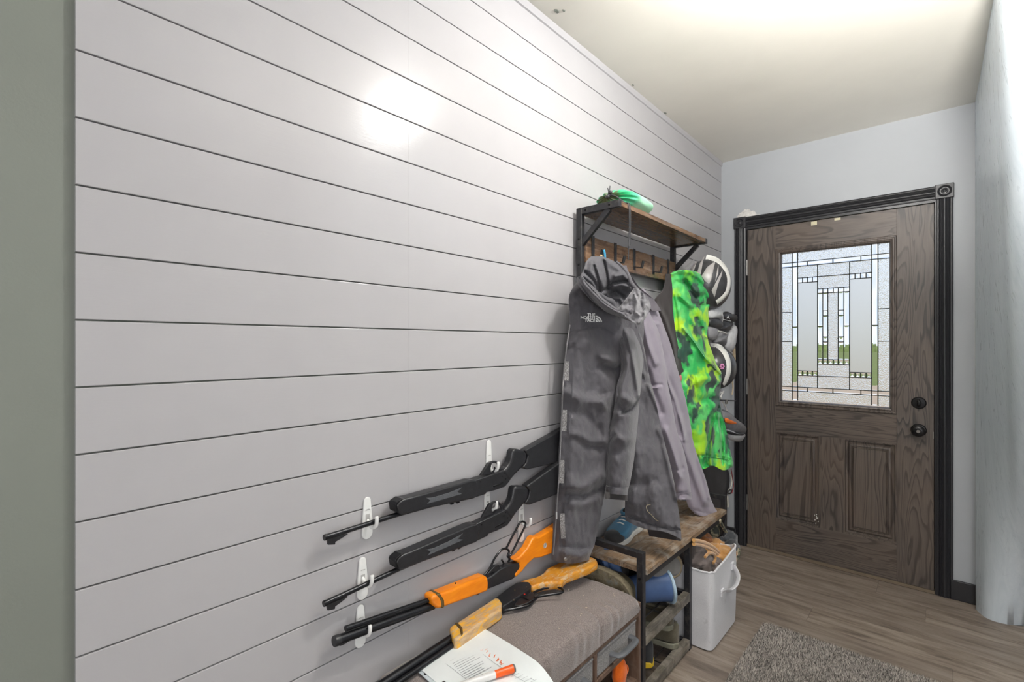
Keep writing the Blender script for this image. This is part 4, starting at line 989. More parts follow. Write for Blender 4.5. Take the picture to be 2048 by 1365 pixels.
# chest logo: lettering and quarter dome
m_logo = plain('white_print', srgb(240, 240, 238), .6, var=.04)
def text_mesh(body, size=1.0, bold=0.0, align='LEFT'):
    cu2 = bpy.data.curves.new('text', 'FONT'); cu2.body = body; cu2.size = size; cu2.align_x = align; cu2.offset = bold; cu2.resolution_u = 3
    ob = bpy.data.objects.new('text', cu2); COL.objects.link(ob); bpy.context.view_layer.update()
    me = ob.to_mesh(); vs = [Vector(v.co) for v in me.vertices]; fs = [tuple(p.vertices) for p in me.polygons]
    ob.to_mesh_clear(); bpy.data.objects.remove(ob); bpy.data.curves.remove(cu2); return vs, fs
def print_on(cl_, vs, fs, u0, v0, k, name, mat, parent, shear=0.0, lift=.003):
    mb = MB(); W_ = []
    for q in vs:
        u, v = u0 + q.x * k, v0 - q.y * k + shear * q.x * k; W_.append(onx(u, v, cl_.X(u, v) + lift))
    return mb.add(W_, fs).build(name, mat, parent, smooth=0)
for body, v0, u1 in (('THE', 633.4, 1190.2), ('NORTH', 639.2, 1190.2), ('FACE', 644.6, 1190.2)):
    vs, fs = text_mesh(body, 1.0, .035, 'RIGHT'); print_on(LF, vs, fs, u1, v0, 8.3, 'logo_lettering', m_logo, bj, .04)
for r0, r1 in ((1.0, .76), (.66, .44), (.34, 0.0)):
    vs, fs = [], []
    for i in range(15):
        a = math.pi / 2 * i / 14; vs += [Vector((math.sin(a) * r0, math.cos(a) * r0, 0)), Vector((math.sin(a) * r1, math.cos(a) * r1, 0))]
    fs = [(2 * i, 2 * i + 1, 2 * i + 3, 2 * i + 2) for i in range(14)]
    print_on(LF, vs, fs, 1191.4, 644.4, 12.6 if r0 == 1 else 12.2, 'logo_dome', m_logo, bj, .03)

# ------------------------------------------------------------------ lilac-grey coat behind it
lc = thing('canvas_coat', 'lilac-grey canvas coat hanging between charcoal jacket and green camouflage jacket', 'coat', (.16, 2.10, .49))
d_l = lambda u, v: .070 + (u - 1265) * .00112 + max(0, v - 640) * .00007
LB = Cloth([(578, 1268, 1288), (600, 1275, 1308), (637, 1282, 1322), (686, 1288, 1340), (731, 1295, 1352.5), (764, 1305, 1362), (797, 1316, 1371), (856, 1335, 1382), (881, 1344, 1386), (922, 1356, 1398), (957, 1364, 1411), (996, 1372, 1421), (1014, 1378, 1429), (1027, 1390, 1438)],
           d_l, [(P4((1070, 470), (1130, 560), (1190, 780), (1270, 980), (1330, 1200), (1365, 1365)), 4, .012), (P4((1100, 480), (1110, 620), (1160, 800), (1200, 1000), (1240, 1200)), 5, -.014),
                 (P4((960, 270), (1020, 240), (1110, 235)), 3, .004), (P4((1200, 780), (1260, 900), (1320, 1100)), 7, -.008), (P5((1330, 200), (1420, 420), (1500, 640), (1560, 800)), 8, .012),
                 (P5((1500, 400), (1560, 580), (1600, 760)), 5, .010), (P5((1450, 880), (1580, 915), (1690, 925)), 2.5, -.004)],
           th=.035, wr=.004, seed=3.3, warp=lambda a, b: (0, (2 + 5 * math.sin(math.pi * a) + 0 * a) * b ** 8), edge=.010)
LB.build('coat_body', m_lilac, lc, 56, 130)
LS = Cloth([(625, 1276, 1300), (660, 1284, 1316), (700, 1290, 1326), (760, 1296, 1334), (820, 1308, 1346), (860, 1318, 1353), (900, 1334, 1367), (940, 1344, 1376), (975, 1352, 1381), (1000, 1354, 1384)],
           lambda u, v: d_l(u, v) + .030, [(P4((960, 250), (1000, 420), (1080, 620)), 6, .010), (P4((990, 800), (1050, 830), (1140, 830)), 2.5, -.004), (P4((1040, 860), (1130, 850)), 2.5, .004), (P4((1000, 700), (1060, 900), (1130, 1100)), 7, -.010),
                                           (P5((1180, 100), (1260, 330), (1320, 560)), 6, .010), (P5((1240, 470), (1300, 490), (1340, 470)), 4, -.006), (P5((1280, 712), (1360, 716), (1428, 708)), 1.8, -.004), (P5((1280, 735), (1360, 740), (1428, 732)), 1.8, -.004)],
           th=.035, wr=.004, seed=5.5, edge=.012)
LS.build('coat_sleeve', m_lilac, lc, 40, 110)
LS.strip('cuff_stitch', P5((1282, 718), (1360, 722), (1428, 714)), .7, plain('grey_stitch', srgb(96, 90, 98), .8), lc, .001)
CL = Cloth([(531, 1246, 1253), (545, 1250, 1258), (560, 1258, 1268), (578, 1266, 1282), (596, 1276, 1304), (608, 1290, 1314), (622, 1304, 1322)], lambda u, v: d_l(u, v) + .012, [(PK((1100, 440), (1200, 620), (1380, 760)), 3, .006)], th=.014, wr=.003, seed=1.9)
CL.build('coat_collar', fabric('grey_lilac_collar', srgb(118, 113, 120), srgb(92, 88, 94), 20, 900), lc, 20, 44)

# ------------------------------------------------------------------ dark jacket, mostly hidden
dj = thing('dark_jacket', 'dark brown jacket edge showing between lilac coat and green jacket', 'jacket', (.09, 2.28, .80))
DJ = Cloth([(548, 1332, 1342), (580, 1326, 1345), (604, 1308, 1345), (640, 1318, 1348), (680, 1330, 1354), (720, 1340, 1362), (770, 1352, 1375), (820, 1364, 1388), (842, 1370, 1394), (852, 1374, 1384)],
           lambda u, v: .080 + (u - 1310) * .0008, [([(1312, 606), (1330, 640), (1346, 690), (1352, 730)], 4, .008)], th=.02, wr=.004, seed=7.7)
DJ.build('jacket_body', m_dark, dj, 24, 60)
p = onx(1361, 757, .136); MB().blob(p, (.006, .010, .018), None, 12, 8).build('pink_toggle', plain('pink_plastic', srgb(206, 120, 120), .5), dj)

# ------------------------------------------------------------------ green camouflage jacket
def mat_camo():
    t = NT('green_camouflage_nylon'); v = t.coords((1, 1, .8))
    wob = t.n('ShaderNodeTexNoise', {'Vector': v, 'Scale': 14.0, 'Detail': 3.0}).outputs['Color']
    vv = t.n('ShaderNodeVectorMath', {0: v, 1: t.n('ShaderNodeVectorMath', {0: wob, 1: (.10, .10, .10)}, operation='MULTIPLY').outputs[0]}, operation='ADD').outputs[0]
    a = t.noise(vv, 7.5, 2, .5); b = t.noise(t.n('ShaderNodeMapping', {'Vector': vv, 'Location': (5, 3, 1)}).outputs[0], 8.5, 2, .5)
    c = t.noise(t.n('ShaderNodeMapping', {'Vector': vv, 'Location': (1, 9, 4)}).outputs[0], 8.5, 2, .55)
    col = t.ramp(a, [(.38, srgb(30, 150, 70)), (.48, srgb(44, 182, 88)), (.60, srgb(96, 208, 110))])
    col = t.mix(t.ramp(b, [(.52, (0, 0, 0, 1)), (.60, (1, 1, 1, 1))]), col, t.ramp(a, [(.3, srgb(120, 214, 50)), (.7, srgb(196, 230, 30))]))
    col = t.mix(t.ramp(c, [(.54, (0, 0, 0, 1)), (.59, (1, 1, 1, 1))]), col, t.ramp(b, [(.3, srgb(34, 78, 62)), (.7, srgb(62, 76, 72))]))
    t.set(Base_Color=col, Roughness=.5); t.b.inputs['Sheen Weight'].default_value = .2
    t.bump(t.noise(v, 60, 4, .65, .8), .5, .003); return t.m
gj = thing('camouflage_jacket', 'bright green and black camouflage jacket hanging on far hook', 'jacket', (.16, 2.5, .6))
d_g = lambda u, v: .085 + (u - 1336) * .00125 + max(0, v - 560) * .00006
k3 = lambda X, Y: (1320 + X / 6.822, 500 + Y / 6.825)
PG = lambda *p: [k3(*q) for q in p]
k4 = lambda X, Y: (1380 + X / 4.877, 680 + Y / 4.875)
PH = lambda *p: [k4(*q) for q in p]
GJ = Cloth([(540, 1362, 1376), (543, 1348, 1392), (550, 1339, 1402), (562, 1335, 1411), (580, 1334, 1419), (600, 1336, 1422), (620, 1338, 1417), (645, 1340, 1417.5), (670, 1340, 1414), (698, 1343, 1422), (731, 1349, 1434), (748, 1352, 1443.5), (775, 1357, 1441), (795, 1361, 1438.5), (826, 1368, 1445), (880, 1384, 1456), (905, 1391, 1461), (925, 1399, 1466), (935, 1404, 1466)],
           d_g, [(PG((120, 330), (240, 290), (420, 300), (560, 400), (660, 500)), 5, .010), (PG((240, 440), (300, 460), (340, 430)), 4, -.008), (PG((340, 440), (420, 560), (480, 640)), 5, -.016), (PG((280, 640), (360, 700), (420, 760)), 5, .012),
                 (PG((500, 560), (620, 560), (690, 620)), 7, .012), (PG((660, 700), (620, 760), (520, 760)), 4, -.010), (PG((180, 640), (230, 900), (250, 1200)), 3, -.008), (PG((430, 820), (520, 1000), (620, 1160)), 5, -.008),
                 (P4((1350, 280), (1450, 400), (1560, 560), (1720, 720)), 4, .010), (P4((1300, 100), (1310, 300), (1300, 560)), 4, .006), (P4((1400, 560), (1440, 760), (1480, 960)), 8, -.008), (P4((1500, 1010), (1600, 960), (1690, 980)), 6, -.010), (P4((1490, 800), (1600, 760), (1700, 800)), 9, .010),
                 (P4((1690, 1050), (1620, 1200), (1590, 1365)), 3.2, -.012), (P4((1680, 1100), (1700, 1250), (1720, 1365)), 3, .010), (P5((1630, 0), (1600, 200), (1560, 440)), 3.5, -.014), (P5((1640, 60), (1620, 250), (1615, 440)), 3, .010), (P5((1700, 0), (1725, 200), (1730, 440)), 3, -.012), (P5((1760, 0), (1800, 200), (1815, 440)), 4, .010), (P5((1530, 350), (1620, 360), (1720, 370), (1820, 400)), 2.5, -.005)],
           th=.045, wr=.006, seed=2.7, wscale=(.05, .025), warp=lambda a, b: (0, (4 * math.cos(9 * a) + 3 * a) * b ** 14), edge=.014)
GJ.build('jacket_body', mat_camo(), gj, 64, 140)
GJ.strip('seam', P4((1350, 280), (1450, 400), (1560, 560), (1640, 650), (1722, 722)), .7, plain('pale_green_piping', srgb(150, 220, 170), .6), gj, .0015)
GJ.strip('hem_seam', P5((1540, 372), (1620, 372), (1720, 380), (1800, 400)), .7, plain('dark_green_seam', srgb(30, 84, 60), .6), gj, .001)
rc_ = [onx(*c5(1815, 480), .243), onx(*c5(1828, 560), .243), onx(*c5(1838, 640), .243), onx(*c5(1822, 720), .240)]
MB().tube(spline(rc_, 5), .0022, 8).build('red_cord', plain('dark_red_cord', srgb(130, 40, 44), .7), gj)

# ================================================================== sports gear on the far wall
def pillow(uv, X, h, hb=.012, rings=6, lump=.0, seed=0, sub=4, closed=True):
    """rounded solid whose outline lies in the plane x = X and whose belly swells out into the room by h"""
    P = spline([(a, b, 0) for a, b in uv], sub, closed=True) if closed else [Vector((a, b, 0)) for a, b in uv]
    c = sum(P, Vector()) / len(P); n = len(P); vs, fs = [], []
    for k in range(rings):
        ph = math.pi / 2 * k / rings; s_ = math.cos(ph)
        for p in P:
            q = c + (p - c) * s_; z = h * math.sin(ph) * (1 + lump * noise.noise((q.x * .12 + seed, q.y * .12, seed)))
            vs.append(onx(q.x, q.y, X) + Vector((z, -z * .35, 0)))
    vs.append(onx(c.x, c.y, X) + Vector((h, -h * .35, 0)))
    o = len(vs)
    for p in P:
        q = c + (p - c) * .8; vs.append(onx(q.x, q.y, X) + Vector((-hb, hb * .3, 0)))
    for k in range(rings - 1):
        for i in range(n):
            j = (i + 1) % n; fs.append((k * n + i, k * n + j, (k + 1) * n + j, (k + 1) * n + i))
    for i in range(n):
        j = (i + 1) % n; fs.append(((rings - 1) * n + i, (rings - 1) * n + j, o - 1)); fs.append((j, i, o + i, o + j))
    fs.append(tuple(o + i for i in range(n)))
    return MB().add(vs, fs)
g1 = lambda X, Y: (1400 + X / 11.38, 600 + Y / 11.375)
def G1(*p): return [g1(*q) for q in p]
m_gblack = plain('black_gear_plastic', srgb(52, 52, 55), .42, var=.25, scale=40, bump=.2)
m_ggrey = plain('grey_gear_plastic', srgb(204, 204, 206), .4, var=.15, scale=30, bump=.15)
m_gwhite = plain('off_white_gear', srgb(222, 221, 216), .38, var=.06)
m_gmid = plain('mid_grey_gear', srgb(134, 133, 136), .45, var=.2, scale=30)

class Ell:
    def __init__(s, c, r): s.c, s.r = Vector(c), Vector(r)
    def hit(s, u, v):
        d = ray(u, v); o = CAM - s.c
        D = Vector((d.x / s.r.x, d.y / s.r.y, d.z / s.r.z)); O = Vector((o.x / s.r.x, o.y / s.r.y, o.z / s.r.z))
        a, b, c = D.dot(D), 2 * D.dot(O), O.dot(O) - 1; k = b * b - 4 * a * c
        t = (-b - math.sqrt(max(0, k))) / (2 * a); p = CAM + d * t
        n = p - s.c; n = Vector((n.x / s.r.x ** 2, n.y / s.r.y ** 2, n.z / s.r.z ** 2)).normalized(); return p, n
    def decal(s, uv, name, mat, parent, lift=.0025, div=5):
        P = spline([(a, b, 0) for a, b in uv + [uv[0]]], 1)[:-1]; Q = []
        for i in range(len(P)):
            for k in range(div): Q.append(P[i].lerp(P[(i + 1) % len(P)], k / div))
        c = sum(Q, Vector()) / len(Q); vs, fs = [], []; n = len(Q); K = 4
        for k in range(K):
            for q in Q:
                w_ = c + (q - c) * (1 - k / K); p, nn = s.hit(w_.x, w_.y); vs.append(p + nn * (lift if k else -.001))
        p, nn = s.hit(c.x, c.y); vs.append(p + nn * lift)
        for k in range(K - 1):
            for i in range(n): j = (i + 1) % n; fs.append((k * n + i, k * n + j, (k + 1) * n + j, (k + 1) * n + i))
        for i in range(n): fs.append(((K - 1) * n + i, (K - 1) * n + (i + 1) % n, len(vs) - 1))
        return MB().add(vs, fs).build(name, mat, parent, smooth=50)

def ell_band(E_, outer, inner, name, mat, parent, lift=.004):
    O_, I_ = spline([q + (0,) for q in outer], 5), spline([q + (0,) for q in inner], 5); vs, fs = [], []
    for a, b in zip(O_, I_):
        for k in range(4):
            w_ = a.lerp(b, k / 3); p_, n_ = E_.hit(w_.x, w_.y); vs.append(p_ + n_ * (lift if 0 < k < 3 else -.0005))
    for i in range(len(O_) - 1):
        for k in range(3): fs.append((i * 4 + k, i * 4 + k + 1, i * 4 + 5 + k, i * 4 + 4 + k))
    return MB().add(vs, fs).build(name, mat, parent, smooth=60)
# round helmet with spiky stripes
hc = Vector((.152, 2.665, 1.612))
hl = thing('striped_helmet', 'round black and grey helmet with white rim and spiky stripes', 'helmet', hc - Vector((0, 0, .14)))
E1 = Ell(hc, (.112, .130, .137))
MB().blob(hc, (.112, .130, .137), None, 40, 26).build('shell', plain('dark_helmet_shell', srgb(62, 62, 64), .28, var=.3, scale=25), hl)
k3u = k3
def PZ(*p): return [k3(*q) for q in p]
for pts in (((330, 250), (480, 110), (430, 190), (360, 270)), ((400, 280), (520, 125), (470, 260), (440, 310)), ((500, 330), (540, 180), (605, 85), (580, 200), (555, 340)),
            ((560, 360), (640, 230), (770, 125), (700, 420), (670, 470), (620, 440)), ((700, 560), (790, 390), (860, 255), (850, 330), (790, 480), (740, 670)), ((745, 460), (780, 260), (800, 200), (795, 330))):
    E1.decal(PZ(*pts), 'grey_stripe', plain('pale_grey_stripe', srgb(176, 172, 170), .35), hl)
ell_band(E1, PZ((640, 62), (760, 95), (860, 170), (930, 270), (964, 380), (962, 500), (932, 600), (860, 690), (780, 752)),
         PZ((620, 150), (700, 150), (800, 195), (880, 290), (915, 385), (912, 490), (885, 575), (830, 640), (760, 690)), 'white_rim', m_gwhite, hl)

# skates hanging by their cuffs
def skate(name, label, loc, parts):
    t_ = thing(name, label, 'skate', loc, 'skates hanging by the door')
    for nm, pts, X, h, m in parts: pillow(G1(*pts), X, h, .02).build(nm, m, t_, smooth=50)
    return t_
s1 = skate('skate_boot', 'grey and black skate boot with letter A on its tongue, hanging near door trim', (.16, 2.95, 1.24), [
    ('tongue', ((455, 400), (460, 345), (520, 290), (580, 268), (640, 285), (690, 320), (760, 325), (812, 360), (825, 420), (805, 485), (740, 505), (690, 500), (600, 470), (520, 450)), .155, .028, m_gblack),
    ('ankle', ((480, 470), (600, 480), (720, 510), (715, 570), (660, 650), (600, 745), (420, 690), (460, 600)), .150, .030, m_gblack),
    ('shell', ((725, 575), (782, 585), (780, 680), (755, 780), (742, 900), (730, 1050), (690, 1180), (640, 1190), (575, 1110), (560, 1000), (570, 860), (600, 740), (660, 650)), .140, .040, m_ggrey),
    ('side_panel', ((400, 705), (600, 765), (565, 850), (545, 1040), (440, 1005), (315, 980), (330, 860), (375, 745)), .145, .036, m_gmid),
    ('blade_holder', ((575, 1115), (660, 1190), (712, 1195), (708, 1255), (650, 1215), (580, 1160)), .135, .020, m_gwhite)])
vs, fs = text_mesh('A', 1.0, .02, 'CENTER')
def flat_print(vs, fs, u0, v0, k, X, name, mat, parent, shear=0.0):
    return MB().add([onx(u0 + q.x * k, v0 - q.y * k + shear * q.x * k, X) for q in vs], fs).build(name, mat, parent, smooth=0)
flat_print(vs, fs, *g1(640, 432), 9.0, .191, 'letter', m_logo, s1, .2)
MB().tube([onx(*g1(525, 447), .186), onx(*g1(705, 487), .188)], .0022, 6).build('underline', m_logo, s1)
MB().tube(spline([onx(*g1(420, 715), .183), onx(*g1(520, 735), .188), onx(*g1(605, 770), .180)], 5), .004, 8).build('strap', m_gwhite, s1)
s2 = skate('skate_boot', 'second skate boot, grey and black, half hidden behind the green jacket', (.16, 2.75, 1.32), [
    ('cuff', ((215, 150), (255, 20), (330, 10), (385, 60), (360, 110), (300, 170)), .165, .022, m_gblack),
    ('shell', ((190, 260), (290, 150), (370, 90), (430, 150), (442, 250), (446, 350), (470, 500), (430, 560), (400, 440), (200, 430)), .160, .036, m_ggrey),
    ('ankle', ((190, 420), (320, 400), (440, 470), (450, 600), (420, 680), (200, 610)), .158, .032, m_gblack),
    ('foot', ((180, 615), (380, 660), (350, 780), (315, 905), (190, 890)), .155, .030, m_gmid)])

# white-striped small helmet
h2c = Vector((.158, 2.775, 1.160))
h2 = thing('small_helmet', 'black helmet with white band and pink flower hanging below skates', 'helmet', h2c - Vector((0, 0, .12)))
E2 = Ell(h2c, (.100, .118, .118))
MB().blob(h2c, (.100, .118, .118), None, 36, 24).build('shell', plain('dark_helmet_shell', srgb(62, 62, 64), .28), h2)
ell_band(E2, PH((195, 32), (290, 45), (360, 110), (398, 210), (400, 310), (375, 395), (335, 455)), PH((205, 62), (270, 90), (325, 150), (352, 230), (352, 310), (335, 380), (318, 430)), 'white_band', m_gwhite, h2, .005)
p, n = E2.hit(*k4(308, 262))
for i in range(6):
    a = i * math.pi / 3; q = p + n * .006 + Vector((.3, .7, 0)).normalized() * math.cos(a) * .011 + Vector((0, 0, 1)) * math.sin(a) * .011
    MB().blob(q, (.006, .006, .006), None, 10, 6).build('petal', plain('pink_flower', srgb(196, 128, 172), .6), h2)
# tan strap and black strap
ts = [onx(1462, 664, .10), onx(1467, 690, .10), onx(1468, 730, .10), onx(1464, 755, .105), onx(1466, 775, .105), onx(1464, 790, .105)]
o = MB().tube(spline(ts, 6), [.010] * 13 + [.006] * 8 + [.0045] * 10, 10, squash=.4).build('hanging_strap', fabric('tan_webbing', srgb(206, 188, 160), srgb(180, 160, 132), 30, 800))
tag(o, 'tan webbing strap dangling beside the door trim', 'strap')
sh = thing('trail_shoe', 'grey and black shoe with orange panel hanging in front of door trim', 'shoe', onx(1470, 880, .17))
pillow([k4(*p) for p in ((300, 690), (345, 690), (420, 760), (505, 822), (536, 868), (522, 912), (440, 905), (350, 880), (300, 800))], .165, .040, .03).build('upper', m_gmid, sh, smooth=50)
pillow([k4(*p) for p in ((345, 762), (400, 785), (456, 814), (400, 824), (348, 806))], .203, .010, .01).build('orange_panel', plain('orange_mesh', srgb(235, 120, 50), .6), sh, smooth=50)
pillow([k4(*p) for p in ((350, 868), (440, 905), (522, 915), (506, 968), (470, 992), (390, 978), (360, 930))], .168, .036, .03).build('sole', m_ggrey, sh, smooth=50)
pillow([k4(*p) for p in ((368, 888), (440, 912), (520, 918), (508, 935), (430, 935), (372, 915))], .186, .022, .03).build('tread', m_gblack, sh, smooth=50)
MB().tube(spline([onx(*k4(*p), .19) for p in ((300, 520), (330, 500), (300, 560), (340, 640), (360, 690))], 5), .0035, 8).build('lace', m_gwhite, sh)
o = thing('buckled_strap', 'short black strap with silver buckle above the hanging shoe', 'strap', onx(1450, 802, .2))
MB().tube([onx(*k4(300, 590), .195), onx(*k4(360, 592), .197), onx(*k4(438, 596), .195)], [.010, .010, .008], 10, squash=.4).build('webbing', m_gblack, o)
q = onx(*k4(356, 605), .205); MB().box((q.x - .006, q.y - .008, q.z - .012), (q.x + .004, q.y + .008, q.z + .012)).build('buckle', plain('brushed_steel', srgb(150, 146, 140), .3, .9), o, bevel=.002)
# dark round sled leaning behind the far end of the hall tree
o = thing('plastic_sled', 'dark grey rounded plastic sled behind far end of shoe bench', 'sled', onx(1432, 1040, .05))
b2 = lambda X, Y: (1400 + X / 8.53, 900 + Y / 8.53)
pillow([b2(*p) for p in ((20, 280), (120, 200), (300, 200), (420, 260), (480, 350), (500, 480), (490, 620), (450, 800), (430, 1500), (400, 2050), (100, 2060), (0, 1500), (-40, 620))], .075, .022, .02).build('sled_body', plain('dark_grey_plastic', srgb(72, 72, 75), .38, var=.2, scale=12), o, smooth=50)
MB().tube(spline([onx(*b2(*p), .11) for p in ((520, 430), (540, 540), (520, 660), (480, 700), (500, 760))], 5), .0045, 8).build('rope', plain('pale_rope', srgb(196, 192, 182), .8), o)
MB().tube(spline([onx(*b2(*p), .115) for p in ((545, 690), (500, 690), (470, 740), (520, 745), (545, 700))], 5), .004, 8).build('rope_clip', m_gblack, o)
MB().tube(spline([onx(*b2(*p), .115) for p in ((465, 790), (468, 870), (475, 950), (470, 990))], 5), [.006, .007, .007, .007, .007, .007, .007, .007, .007, .007, .007, .006, .006, .005, .004, .003], 8).build('rope_end', plain('pale_rope', srgb(196, 192, 182), .8), o)

# ------------------------------------------------------------------ drawstring sack on the top shelf
def mat_sack():
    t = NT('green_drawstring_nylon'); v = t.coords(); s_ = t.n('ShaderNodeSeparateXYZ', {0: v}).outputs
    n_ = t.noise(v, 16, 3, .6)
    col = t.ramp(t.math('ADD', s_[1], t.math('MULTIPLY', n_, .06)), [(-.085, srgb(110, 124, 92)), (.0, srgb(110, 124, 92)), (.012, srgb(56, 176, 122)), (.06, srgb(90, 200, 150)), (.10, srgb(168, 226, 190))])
    t.set(Base_Color=col, Roughness=.55); t.bump(t.noise(v, 60, 3), .4, .003); return t.m
sk = thing('drawstring_sack', 'small green drawstring sack with black cord on the top shelf', 'sack', (.118, 1.70, Z_SHELF))
ax0, ax1 = Vector((.128, 1.660, Z_SHELF + .036)), Vector((.118, 1.925, Z_SHELF + .040))
def sack(a, b):
    th = 2 * math.pi * a
    prof = [(0, .010, .30), (.10, .022, .6), (.22, .06, .9), (.34, .082, 1), (.55, .085, 1), (.80, .080, 1), (.93, .062, 1), (1, .008, 1)]
    r, fl_ = lerp_table(prof, b); front = max(0, 1 - b / .42)
    pl_ = 1 + (.20 * front * (b > .02)) * math.sin(13 * th + 1.2 * math.sin(2 * th)) + .05 * noise.noise((math.cos(th) * 2, math.sin(th) * 2, b * 6))
    c = ax0.lerp(ax1, smoothstep(.05, 1, b) if b > .05 else 0)
    z = math.sin(th) * r * pl_ * .46
    return Vector((c.x + math.cos(th) * r * pl_, c.y - .010 * front * math.sin(13 * th + 1), max(Z_SHELF + .0015, c.z + z)))
ms = mat_sack()
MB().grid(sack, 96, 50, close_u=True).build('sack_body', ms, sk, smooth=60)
kn = ax0 + Vector((.01, -.012, .004))
for d in ((0, 0, 0), (.006, -.004, .008), (-.004, -.006, -.007)):
    MB().blob(kn + Vector(d), (.009, .008, .008), None, 14, 10).build('cord_lock', m_gblack, sk)
kx = [kn, kn + Vector((.03, -.006, -.012)), Vector((.192, 1.665, Z_SHELF + .004)), Vector((.2085, 1.668, Z_SHELF - .006)), Vector((.211, 1.668, Z_SHELF - .08)), Vector((.211, 1.664, Z_SHELF - .16)), Vector((.211, 1.662, Z_SHELF - .215))]
MB().tube(spline(kx, 6), .0018, 8).build('cord', m_gblack, sk)
MB().tube(spline([q + Vector((.002, .006 * min(1, i / 2), 0)) for i, q in enumerate(kx[:6])], 6), .0018, 8).build('cord', m_gblack, sk)
MB().blob(Vector((.211, 1.665, Z_SHELF - .165)), (.004, .004, .006), None, 10, 8).build('cord_knot', m_gblack, sk)
for d in ((.004, -.002, .034), (-.006, -.002, .028)): MB().tube([kn, kn + Vector(d)], .0016, 6).build('cord_end', m_gblack, sk)

# ================================================================== shoes
def loft(path, n=24):
    """path: (centre, half-width vector, half-height vector, squareness) rings"""
    vs, fs = [], []
    for c, wv, hv, e in path:
        for k in range(n):
            a = 2 * math.pi * k / n; ca, sa = math.cos(a), math.sin(a)
            vs.append(Vector(c) + Vector(wv) * math.copysign(abs(ca) ** e, ca) + Vector(hv) * math.copysign(abs(sa) ** e, sa))
    for i in range(len(path) - 1):
        for k in range(n): j = (k + 1) % n; fs.append((i * n + k, i * n + j, (i + 1) * n + j, (i + 1) * n + k))
    fs += [tuple(range(n))[::-1], tuple(range((len(path) - 1) * n, len(path) * n))]
    return MB().add(vs, fs)
def make_shoe(name, label, loc, yaw, size, m_up, m_sole, m_in, roll=0, high=0.0, m_toe=None, group='shoes on the hall tree', pitch=0, extra=None):
    """low shoe or boot, toe towards +y before turning; built at the origin, then placed"""
    t_ = thing(name, label, 'shoe', (0, 0, 0), group)
    L = .27 * size; wd = [(0, .008), (.02, .021), (.06, .031), (.14, .035), (.25, .034), (.45, .035), (.65, .046), (.80, .047), (.92, .036), (.985, .018), (1, .004)]
    def outl(z, g=0): 
        R_ = [( (lerp_table(wd, k / 20)[0]) * size + g, k / 20 * L) for k in range(21)]
        return [Vector((x, y, z)) for x, y in R_] + [Vector((-x * .92, y, z)) for x, y in reversed(R_)]
    MB().prism(outl(0, .003 * size), (0, 0, .022 * size)).build('sole', m_sole, t_, bevel=.004 * size, segs=2)
    tops = [(0, .075), (.06, .088), (.15, .080), (.30, .072), (.42, .076), (.55, .066), (.70, .050), (.85, .042), (.95, .034), (1, .022)]
    pa = []
    for k in range(25):
        s_ = k / 24; w_ = max(.003, lerp_table(wd, s_)[0]) * size; h = lerp_table(tops, s_)[0] * size
        if high and s_ < .45: h += high * smoothstep(.46, .30, s_) * size
        pa.append((Vector((0, s_ * L, .018 * size + h / 2 - .004)), Vector((w_ * (.96 if s_ > .3 else .86), 0, 0)), Vector((0, 0, h / 2)), .62))
    MB().prism([Vector((0, 0, 0))] * 0 or outl(.020 * size, -.004 * size), (0, 0, .002)).build('midsole', m_sole, t_)
    loft(pa, 28).build('upper', m_up, t_, smooth=50)
    zt = (.018 + .082 + high) * size
    MB().blob((0, .085 * size, zt), (.026 * size, .062 * size, .012 * size), None, 20, 8).build('opening', m_in, t_)
    MB().tube(spline([(.027 * size * math.cos(a), .085 * size + .064 * size * math.sin(a), zt - .004 * size + .004 * math.sin(a)) for a in [i * math.pi / 6 for i in range(13)]], 2), .0065 * size, 8).build('collar', m_up, t_)
    if m_toe: MB().blob((0, .88 * L, .030 * size), (.044 * size, .042 * size, .026 * size), None, 20, 10).build('toe_cap', m_toe, t_)
    for i in range(4):
        y = (.45 + .07 * i) * L; z = (.018 + lerp_table(tops, .45 + .07 * i)[0]) * size - .003
        MB().tube(spline([(-.020 * size, y, z - .006), (0, y + .004, z + .002), (.020 * size, y, z - .006)], 4), .0026 * size, 6).build('lace', m_sole, t_)
    t_.rotation_euler = (R(pitch), R(roll), R(yaw)); t_.location = loc
    return t_
f_blue = fabric('teal_blue_mesh', srgb(78, 130, 158), srgb(56, 104, 134), 14, 700); f_blk = fabric('black_knit', srgb(62, 62, 64), srgb(44, 44, 46), 14, 700)
f_grey = fabric('grey_suede', srgb(122, 118, 114), srgb(98, 94, 90), 14, 600); f_olv = fabric('olive_brown_leather', srgb(104, 98, 82), srgb(78, 72, 58), 14, 300, .55)
m_wsole = plain('white_rubber_sole', srgb(214, 212, 206), .6, var=.12); m_tsole = plain('tan_rubber_sole', srgb(168, 152, 126), .65, var=.2, scale=40)
m_osole = plain('grey_olive_sole', srgb(122, 120, 104), .6, var=.2, scale=30); m_ysole = plain('yellow_rubber_sole', srgb(214, 178, 40), .5)
m_inside = plain('dark_shoe_lining', srgb(40, 36, 34), .9)
make_shoe('running_shoe', 'teal and black running shoe on bench board behind charcoal jacket', (.088, 1.985, Z_SEAT + .001), 183, .98, f_blue, m_wsole, m_inside, m_toe=f_blk)
make_shoe('walking_shoe', 'olive shoe with pale heel, upper one of lower shelf stack', (.13, 1.895, .108), 85, .95, f_olv, m_osole, m_inside, group=None).rotation_euler = (0, R(0), R(105))
make_shoe('walking_shoe', 'olive shoe with grey heel, under another on lowest wire shelf', (.288, 1.945, .048), 95, 1.0, f_olv, m_osole, m_inside, group=None).rotation_euler = (0, 0, R(100))
bpy.data.objects['walking_shoe'].location = (.278, 1.915, .132)
